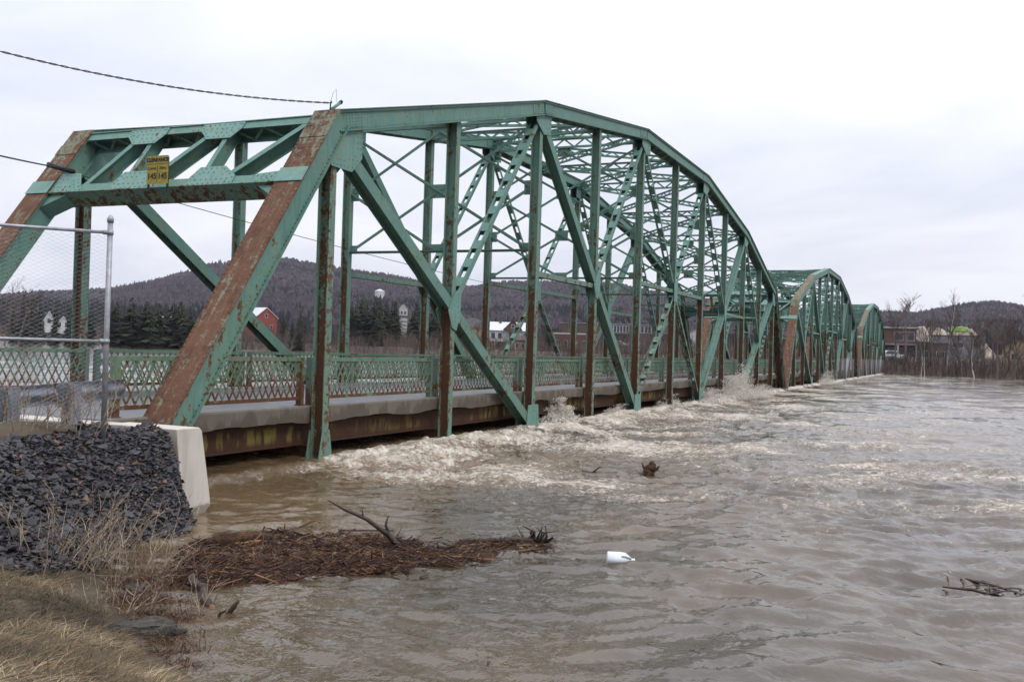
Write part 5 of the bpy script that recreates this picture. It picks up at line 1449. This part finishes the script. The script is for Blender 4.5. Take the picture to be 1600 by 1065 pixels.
# bare deciduous trees
def bare_proto(seed, nseg, spread, birch):
    r = random.Random(seed); tr = MB(); tw = MB(); T_ = []
    def grow(p, d, L_, rad, dep):
        mb = tr if dep == 0 else tw; k = 5 if dep == 0 else 3; pts = [p]; q = p.copy(); dd = d.copy()
        for i in range(k):
            dd = (dd + Vector((r.gauss(0, .10), r.gauss(0, .10), .05 if dep else .02))).normalized(); q = q + dd * L_ / k; pts.append(q.copy())
        b = len(tw.v)
        mb.tube(pts, [rad * (1 - .75 * i / k) for i in range(k + 1)], 5 if dep == 0 else 3, smooth=dep == 0, caps=False)
        T_.extend([r.random()] * (len(tw.v) - b))
        if dep < 3:
            nb = (nseg, 8, 7)[dep]
            for j in range(nb):
                t = r.uniform(.3 if dep == 0 else .2, 1.0); ii = min(k - 1, int(t * k)); f = t * k - ii; s = pts[ii].lerp(pts[ii + 1], f)
                a = r.uniform(0, 6.28); sp = spread * r.uniform(.6, 1.3); e = (dd * math.cos(sp) + Vector((math.cos(a), math.sin(a), .15)) * math.sin(sp)).normalized()
                grow(s, e, L_ * r.uniform(.28, .5) * (1.15 - .6 * t if dep == 0 else 1), rad * (1 - .7 * t) * .5 + .0006, dep + 1)
    grow(Vector((0, 0, -.02)), Vector((r.gauss(0, .04), r.gauss(0, .04), 1)).normalized(), 1.0, .012 if birch else .017, 0)
    m1 = tr.mesh('trunk', M['birch'] if birch else M['trunk']); m2 = tw.mesh('branches', M['twig'])
    at = m2.attributes.new('tint', 'FLOAT', 'POINT'); at.data.foreach_set('value', np.array(T_, dtype=np.float32))
    return m1, m2
BP = [bare_proto(40 + i, 14, .62, False) for i in range(3)] + [bare_proto(60 + i, 12, .5, True) for i in range(2)]
def bare(px, D, h, kind, label, group=None, tilt=0.0, wsc=1.0):
    x, y = bearing(px, D); root = empty('bare_tree', (x, y, gz(x, y) - .1), rc.uniform(0, 6.28)); root.rotation_euler[1] = tilt; tag(root, label, 'tree', group); root.scale = (h * wsc, h * wsc, h)
    link('trunk', BP[kind][0], root); link('branches', BP[kind][1], root)
bare(1416, 214, 13.0, 0, 'tall wide leafless tree rising above the right brick building', wsc=1.2)
bare(1398, 216, 10.5, 1, 'leafless tree just right of the farthest span')
bare(1480, 208, 14, 4, 'tall thin leafless tree with a pale straight trunk on the right bank', wsc=.8)
bare(1440, 203, 10, 3, 'leaning pale birch at the water on the right bank, left one of a pair', 'leaning birches', .12, .8)
bare(1446, 203, 10.5, 4, 'leaning pale birch at the water on the right bank, right one of a pair', 'leaning birches', .10, .8)
bare(1528, 201, 10.5, 3, 'crooked white birch at the water before the dark brush on the right', None, .05)
bare(1458, 206, 11, 2, 'slim leafless tree in front of the sand piles')
bare(1466, 212, 9.5, 1, 'slim leafless tree before the green tarp', wsc=.8)
for i, px in enumerate((1505, 1540, 1551, 1560, 1569, 1578, 1586, 1595, 1606, 1618, 1632)): bare(px, 205 + 5 * (i % 3), rc.uniform(10, 13), i % 3, 'leafless tree in the dark thicket at the right edge', 'thicket trees at the right edge', 0, 1.1)
for i, px in enumerate((1424, 1431, 1452, 1470, 1490, 1499, 1512, 1521, 1534)): bare(px, 203 + 4 * (i % 3), rc.uniform(6.5, 10.0), i % 3, 'slim leafless tree in front of the right buildings', 'slim trees before the right buildings', 0, .9)
bare(28, 205, 12.5, 0, 'big leafless tree at the left edge behind the fence', wsc=1.2)
bare(6, 215, 13, 1, 'leafless tree at the very left edge behind the fence')
for i, px in enumerate((160, 372, 420, 455, 520, 705, 725, 750, 842, 890, 935, 1020, 1065, 1110)): bare(px, rc.uniform(238, 275), rc.uniform(6.5, 9.5), i % 3, 'leafless tree on the far bank seen through the truss', 'bank trees behind the truss', 0, 1.2)

# ------------------------------------------------------------------ buildings
def pane(parent, x, y, z, w_, h, face, mat='pane', frame='white'):
    """window: frame and recessed-looking pane on a wall facing local -x"""
    fb = MB(); t = .09
    for (a0, a1, b0, b1) in ((-w_ / 2 - t, w_ / 2 + t, h, h + t), (-w_ / 2 - t, w_ / 2 + t, -t, 0), (-w_ / 2 - t, -w_ / 2, 0, h), (w_ / 2, w_ / 2 + t, 0, h)):
        fb.box((x - .06, y + a0, z + b0), (x - .004, y + a1, z + b1))
    fo = fb.build('window', M[frame], parent)
    pb = MB(); pb.box((x - .025, y - w_ / 2 + .001, z + .001), (x - .003, y + w_ / 2 - .001, z + h - .001)); pb.build('pane', M[mat], fo)
def house(name, px, D, w_, dp, hw, hr, label, cat='house', wall='white', roof='roofgrey', gable='y', rot=0.0, base=None, wins=(), over=.35, chimney=False, group=None):
    """local -x faces the viewer; gable 'x' shows the gable end to the viewer"""
    x, y = bearing(px, D); a = YAW - math.atan((px - 800) / FPX)
    root = empty(name, (x, y, gz(x, y) - .3 if base is None else base), a + rot); tag(root, label, cat, group)
    mb = MB(); mb.box((0, -w_ / 2, 0), (dp, w_ / 2, hw))
    if hr > 0 and gable == 'x':
        mb.add([(0.0, -w_ / 2, hw), (0.0, w_ / 2, hw), (0.0, 0, hw + hr)], [(0, 2, 1)]); mb.add([(dp, -w_ / 2, hw), (dp, w_ / 2, hw), (dp, 0, hw + hr)], [(0, 1, 2)])
    elif hr > 0:
        for yy, fl in ((-w_ / 2, 0), (w_ / 2, 1)): mb.add([(0, yy, hw), (dp, yy, hw), (dp / 2, yy, hw + hr)], [(0, 1, 2) if not fl else (0, 2, 1)])
    mb.build('wall', M[wall], root)
    rb = MB(); o_ = over
    if hr <= 0: rb.box((-o_, -w_ / 2 - o_, hw + .002), (dp + o_, w_ / 2 + o_, hw + .35))
    elif gable == 'x':
        s = hr / (w_ / 2)
        for sg_ in (-1, 1): rb.plate([(-o_, 0, hw + hr + .1), (dp + o_, 0, hw + hr + .1), (dp + o_, sg_ * (w_ / 2 + o_), hw - o_ * s + .1), (-o_, sg_ * (w_ / 2 + o_), hw - o_ * s + .1)], (0, sg_ * s, 1), .16)
    else:
        s = hr / (dp / 2)
        for x0, sg_ in ((-o_, -1), (dp + o_, 1)): rb.plate([(dp / 2, -w_ / 2 - o_, hw + hr + .1), (dp / 2, w_ / 2 + o_, hw + hr + .1), (x0, w_ / 2 + o_, hw - o_ * s + .1), (x0, -w_ / 2 - o_, hw - o_ * s + .1)], (sg_ * s, 0, 1), .16)
    ro = rb.build('roof', M[roof], root)
    if chimney:
        cb = MB(); cb.box((dp * .4, w_ * .2, hw + hr * .4), (dp * .4 + .6, w_ * .2 + .6, hw + hr + .9)); cb.build('chimney', M['brick'], ro)
    for wv in wins: pane(root, 0, *wv, face='x')
    return root
house('house', 76, 345, 2.6, 6, 4.2, 2.4, 'narrow white house between the spruces behind the fence', gable='x', roof='roofwhite', wins=((0, 3, 1, 1.4, ), ), base=3.2)
house('house', 98, 345, 3.3, 7, 3.4, 2.0, 'white gabled house behind the fence, right one of two', gable='x', roof='roofwhite', wins=((-1, 2.2, .9, 1.3), (1, 2.2, .9, 1.3)), base=3.0)
tx, ty = bearing(261, 560); tk = empty('storage_tank', (tx, ty, gz(tx, ty) + 4)); tag(tk, 'white domed storage tank above the evergreens on the left', 'tank')
mb = MB(); mb.tube([(0, 0, -5), (0, 0, 3), (0, 0, 4.2), (0, 0, 4.9), (0, 0, 5.2)], [2.9, 2.9, 2.4, 1.4, .2], 20); mb.build('shell', M['white'], tk)
mb = MB(); mb.tube([(-3.05, 0, -5), (-3.05, 0, 4.0)], .12, 6); mb.tube([(-3.05, .5, -5), (-3.05, .5, 4.0)], .12, 6); mb.build('ladder', M['roofgrey'], tk)
house('shed', 278, 520, 6, 8, 9, 1.5, 'pale flat shed right of the domed tank', 'shed', roof='roofwhite', wins=((0, 6.5, 2, 1.2),))
house('shed', 247, 520, 4, 8, 8.2, 1.2, 'small pale shed left of the domed tank', 'shed', wall='concrete', roof='roofgrey', wins=((0, 6.5, 1.4, 1.0),))
house('barn', 415, 330, 8.2, 10, 6.8, 3.2, 'dark red barn with a white roof beside the rusty end post', 'barn', wall='barnred', roof='roofwhite', gable='x', rot=.55, wins=((0, 6.9, .9, 1.1), (-2, 3.2, .9, 1.2), (2, 3.2, .9, 1.2)), base=3.4)
tw_ = empty('water_tower', (0, 0, 0)); wx_, wy_ = bearing(591, 950); tw_.location = (wx_, wy_, gz(wx_, wy_) - 2); tw_.rotation_euler[2] = .6
tag(tw_, 'white hexagonal water tank standing on the wooded hillside', 'water tower')
mb = MB(); zt_ = 2.57 + 68 * 950 / FPX - tw_.location.z; mb.tube([(0, 0, 0), (0, 0, zt_ + 9.0)], 4.9, 6, smooth=False); mb.build('tank', M['white'], tw_)
mb = MB(); mb.tube([(0, 0, zt_ + 9.0), (0, 0, zt_ + 9.3), (0, 0, zt_ + 11.2)], [5.15, 5.15, .4], 6, smooth=False); mb.build('roof', M['roofwhite'], tw_)
mb = MB(); mb.box((-4.36, -1.2, zt_ + 4.0), (-4.26, 1.2, zt_ + 5.4)); mb.build('panel', M['roofgrey'], tw_)
st = house('bell_tower', 629, 300, 2.5, 2.5, 11.8, 1.5, 'slim pale wooden bell tower among the evergreens below the white tank', 'tower', wall='concrete', roof='roofdark', gable='x', over=.25, wins=((-.5, 9.8, .5, .9), (.5, 9.8, .5, .9)), base=2.2)
for i in range(7):
    mb = MB(); mb.box((-.22, -1.25 + .12 * (i % 2), .9 + i * 1.15), (-.03, 1.25 - .3 * (i % 3), 1.25 + i * 1.15)); mb.build('ledge', M['white'], st)
mb = MB(); mb.box((-.3, -1.5, 9.1), (2.8, 1.5, 9.35)); mb.build('cornice', M['brownwall'], st)
dm_ = house('quonset_building', 737, 330, 8, 12, 6.0, 0.0, 'grey rounded roof building left of the white house', 'building', wall='tanwall', roof='roofgrey', wins=((0, 3, 2, 1.5),), base=3.2)
mb = MB(); V_ = []; F_ = []
for i in range(13):
    t = math.pi * i / 12; V_ += [(-.4, -4.4 * math.cos(t), 6.36 + 3.0 * math.sin(t)), (12.4, -4.4 * math.cos(t), 6.36 + 3.0 * math.sin(t))]
for i in range(12): F_.append((2 * i, 2 * i + 1, 2 * i + 3, 2 * i + 2))
F_.append(tuple(range(0, 26, 2))); mb.add(V_, F_); mb.build('vault', M['roofgrey'], dm_)
wh = house('house', 796, 262, 11.4, 9, 5.4, 2.2, 'large white house with a brown gable, veranda and pale roof', wall='white', roof='roofwhite', chimney=True, wins=((-4.2, 3.2, 1.0, 1.5), (-.6, 3.0, 1.6, 2.0), (2.6, 3.2, 1.0, 1.5), (4.4, 3.2, 1.0, 1.5), (-3, .5, 1.2, 1.6), (3, .5, 1.2, 1.6)), base=2.0)
mb = MB(); mb.box((-1.6, -2.9, 5.3), (4, 1.3, 5.9)); mb.add([(-1.6, -2.9, 5.9), (-1.6, 1.3, 5.9), (-1.6, -.8, 8.0)], [(0, 2, 1)]); gb = mb.build('gable', M['brownwall'], wh)
pane(gb, -1.6, -.8, 6.1, .8, .8, 'x')
mb = MB(); mb.plate([(-1.9, -.8, 8.2), (4, -.8, 8.2), (4, 1.7, 5.6), (-1.9, 1.7, 5.6)], (0, 1, .95), .14); mb.plate([(-1.9, -.8, 8.2), (4, -.8, 8.2), (4, -3.3, 5.6), (-1.9, -3.3, 5.6)], (0, -1, .95), .14); mb.build('gable_roof', M['roofdark'], wh)
mb = MB(); mb.box((-2.2, -5.7, 2.45), (-.02, 5.7, 2.62)); vr = mb.build('veranda', M['roofwhite'], wh)
for yy in np.linspace(-5.5, 5.5, 8):
    mb = MB(); mb.box((-2.15, yy - .07, 0), (-2.01, yy + .07, 2.448)); mb.build('post', M['white'], vr)
house('house', 813, 236, 3.2, 5, 2.9, 1.1, 'small tan house below the large white one', wall='tanwall', roof='roofdark', wins=((-.7, 1.0, .7, 1.1), (.7, 1.0, .7, 1.1)), base=1.8)
bk = house('school_building', 950, 305, 30, 18, 8.6, 0, 'long low brick building with a band of dark windows behind the parked cars', 'building', wall='brickdark', roof='roofgrey', over=.2, base=2.4)
for i in range(8):
    pane(bk, 0, 3.0 + .95 * -i - 2.2, 6.3, .74, 2.0, 'x')
for i in range(4): pane(bk, 0, -10.2 - .0 + 1.1 * i - 3.5, 6.3, .85, 2.0, 'x')
mb = MB(); mb.box((-2.2, -6.6, 5.6), (-.02, 1.6, 5.9)); cn_ = mb.build('canopy', M['roofdark'], bk)
mb = MB(); mb.box((-.04, -6.2, .3), (-.003, 1.2, 5.3)); mb.build('entrance_glass', M['pane'], bk)
for yy in (-6.3, -3.6, -1.2, 1.4):
    mb = MB(); mb.box((-2.1, yy - .2, 0), (-1.7, yy + .2, 5.598)); mb.build('column', M['brickdark'], cn_)
bw = house('brick_building', 893, 238, 9.5, 8, 4.6, 0, 'low red brick building with white windows on the far bank', 'building', wall='brick', roof='concrete', over=.1, wins=((-3.2, 1.4, .7, 1.7), (-.9, 1.4, .7, 1.7), (1.4, 1.4, .7, 1.7), (3.5, 1.4, .7, 1.7)), base=1.9)
house('house', 1087, 255, 6, 8, 5.2, 2.0, 'white house with a grey roof seen through the end of the nearest span', gable='x', wins=((-1.4, 3.2, .9, 1.3), (1.4, 3.2, .9, 1.3), (-1.4, .9, .9, 1.3)), base=2.0)
rb_ = house('brick_building', 1403, 268, 8.6, 14, 8.6, 0, 'flat roofed red brick building right of the farthest span', 'building', wall='brick', roof='concrete', over=.5, base=2.2)
for i in range(2): pane(rb_, 0, -.2 - i * 2.6, 5.6, 1.9, 2.0, 'x', frame='concrete')
mb = MB(); mb.box((-3.2, -4.6, 4.3), (-.02, 4.4, 4.75)); cn_ = mb.build('canopy', M['roofgrey'], rb_)
mb = MB(); mb.box((-.05, -4.2, .3), (-.003, 4.0, 3.9)); mb.build('dark_front', M['pane'], rb_)
for yy in (-4.3, 0, 4.1):
    mb = MB(); mb.box((-3.1, yy - .2, 0), (-2.7, yy + .2, 4.298)); mb.build('column', M['concrete'], cn_)
house('garage', 1450, 272, 9.5, 12, 5.2, 0, 'low brown brick garage between the brick building and the warehouse', 'building', wall='brickdark', roof='roofgrey', over=.2, base=2.2, wins=((-3, 1.2, 1.8, 1.8), (0, 1.2, 1.8, 1.8), (3, 1.2, 1.8, 1.8)))
house('warehouse', 1497, 330, 15, 20, 8.4, 0, 'grey warehouse wall below the sand piles', 'building', wall='roofgrey', roof='roofdark', over=.1, base=2.2, wins=((-5, 5, 3, 1.5), (0, 5, 3, 1.5), (5, 5, 3, 1.5)))
house('house', 1604, 232, 9, 8, 4.2, 2.6, 'tan house with a low gable behind the thicket at the right edge', wall='tanwall', roof='brownwall', gable='x', wins=((2.2, 1.6, 1.2, 1.2), (-2.2, 1.6, 1.2, 1.2)), base=2.0)
def pile(px, D, w_, top, label, seed, mat='sand', cat='sand pile'):
    x, y = bearing(px, D); a = YAW - math.atan((px - 800) / FPX); b = gz(x, y) - .5; h = 2.57 + top * D / FPX - b
    N = 34; u = np.linspace(-1, 1, N); U_, W_ = np.meshgrid(u, u, indexing='ij'); uu, ww = U_.ravel(), W_.ravel()
    rr_ = np.hypot(uu * (1 + .2 * pnoise(ww * 2 + seed, uu * 0)), ww); z = h * np.clip(1.12 - rr_ - .12 * sstep(.2, 0, rr_), 0, .97) * (1 + .10 * fbm(uu * 3 + seed, ww * 3, 3))
    i0 = (np.arange(N - 1)[:, None] * N + np.arange(N - 1)[None]).ravel()
    o = link('sand_pile', np_mesh('sand_pile', np.stack([ww * w_ / 2 * 1.2, uu * w_ / 2 * 1.2, z], 1), np.stack([i0, i0 + N, i0 + N + 1, i0 + 1], 1), M[mat]))
    o.location = (x, y, b); o.rotation_euler[2] = a; tag(o, label, cat); return o
pile(1437, 372, 17, 52, 'pale grey pile rising behind the tall leafless tree', 1, 'sand')
pile(1462, 366, 20, 51, 'broad sand pile left of the green tarp', 2)
pile(1496, 382, 17, 52, 'pale pile topped behind the green tarp', 3)
pile(1513, 372, 14, 50, 'sand pile right of the green tarp', 4)
x, y = bearing(1496, 352); a = YAW - math.atan((1496 - 800) / FPX)
zt_ = 2.57 + 51.5 * 352 / FPX; hgt = 1.9; V_, F_ = [], []
for i in range(9):
    for j in range(4): V_.append((-.9 + .9 * (j / 3) + .15 * math.sin(i * 1.7 + j), -3.0 + .75 * i, hgt * (j / 3) - .25 * (j == 3) * abs(i - 4) / 4 + .08 * math.sin(i * 2.3)))
for i in range(8):
    for j in range(3): F_.append((i * 4 + j, i * 4 + j + 1, i * 4 + j + 5, i * 4 + j + 4))
mb = MB(); mb.add(V_, F_, 0, True); o = mb.build('green_tarp', M['tarp']); o.location = (x, y, zt_ - hgt); o.rotation_euler[2] = a
o.modifiers.new('t', 'SOLIDIFY').thickness = .08
tag(o, 'bright lime green tarp draped on the sand piles', 'tarp')
x2, y2 = bearing(1492, 356)
# ------------------------------------------------------------------ cars
def car(px, D, rot, mat, label, van=False):
    x, y = bearing(px, D); a = YAW - math.atan((px - 800) / FPX)
    root = empty('parked_car', (x, y, gz(x, y) + .0), a + rot); tag(root, label, 'car')
    L_, W_, h1, h2 = 4.5, 1.75, .82, 1.42
    if van: L_, h1, h2 = 5.2, 1.1, 2.0
    prof = [(-L_ / 2, .35), (-L_ / 2, .72), (-L_ * .44, h1), (-L_ * .22, h1 + .08), (-L_ * .10, h2), (L_ * .25 if not van else L_ * .42, h2), (L_ * .40 if not van else L_ * .47, h1 + .06), (L_ / 2, h1 - .05), (L_ / 2, .35)]
    mb = MB(); k = len(prof)
    def wdt(z): return W_ / 2 * (1.0 if z < h1 + .1 else .82)
    V_ = [(x_, -wdt(z), z) for x_, z in prof] + [(x_, wdt(z), z) for x_, z in prof]
    mb.add(V_, [tuple(range(k)), tuple(range(k, 2 * k))[::-1]] + [(i, k + i, k + (i + 1) % k, (i + 1) % k) for i in range(k)])
    mb.build('body', M[mat], root)
    for s in (-1, 1):
        g = MB(); yy = s * (W_ / 2 * .91 + .03)
        g.plate([(-L_ * .19, s * (W_ / 2 + .012), h1 + .10), (L_ * .34, s * (W_ / 2 + .012), h1 + .10), (L_ * .24, s * (W_ / 2 * .82 + .012), h2 - .08), (-L_ * .09, s * (W_ / 2 * .82 + .012), h2 - .08)], (0, 1, 0), .02); g.build('side_window', M['pane'], root)
        for xx in (-L_ * .31, L_ * .31):
            t = MB(); t.tube([(xx, s * (W_ / 2 - .2), .32), (xx, s * (W_ / 2 + .02), .32)], .32, 16); t_ = t.build('wheel', M['tyre'], root)
            q = MB(); q.tube([(xx, s * (W_ / 2 + .01), .32), (xx, s * (W_ / 2 + .035), .32)], .19, 12); q.build('rim', M['chrome'], t_)
        hl = MB(); hl.box((-L_ / 2 - .02, s * W_ * .36 - .18, .60), (-L_ / 2 + .05, s * W_ * .36 + .18, .74)); hl.build('headlight', M['chrome'], root)
        tl = MB(); tl.box((L_ / 2 - .05, s * W_ * .38 - .14, .60), (L_ / 2 + .02, s * W_ * .38 + .14, .78)); tl.build('tail_light', M['lampred'], root)
    ws = MB(); ws.plate([(-L_ * .215, -W_ * .42, h1 + .13), (-L_ * .215, W_ * .42, h1 + .13), (-L_ * .105, W_ * .38, h2 - .05), (-L_ * .105, -W_ * .38, h2 - .05)], (-1, 0, .4), .03); ws.build('windscreen', M['pane'], root)
    return root
c1 = car(968, 270, 1.2, 'carwhite', 'white car parked in front of the long brick building')
c1.location.z = 4.2 + .0
c2 = car(912, 272, 1.5, 'carsilver', 'silver car parked left of the white car'); c2.location.z = 4.3
c3 = car(1397, 236, 1.5, 'carwhite', 'white van parked under the canopy of the right brick building', True)
c4 = car(1397, 214, 1.45, 'cargreen', 'dark green car parked below the white van near the far bank')
mb = MB(); mb.box((-14, -22, -3), (16, 20, 1.0)); x, y = bearing(940, 286); o = mb.build('parking_lot', M['asphalt']); o.location = (x, y, 3.18); o.rotation_euler[2] = .3; tag(o, kind='structure')

# ------------------------------------------------------------------ haze
hz = NT('haze_air'); hz.t.nodes.remove(hz.b)
pv = hz.n('ShaderNodeVolumePrincipled'); pv.inputs['Color'].default_value = (0.84, 0.83, 0.97, 1); pv.inputs['Density'].default_value = 0.00007; pv.inputs['Anisotropy'].default_value = 0.0
hz.t.links.new(pv.outputs[0], hz.out.inputs['Volume'])
mb = MB(); mb.box((-700, -2800, -9), (3700, 3700, 190)); o = mb.build('haze', hz.mat); tag(o, kind='stuff')
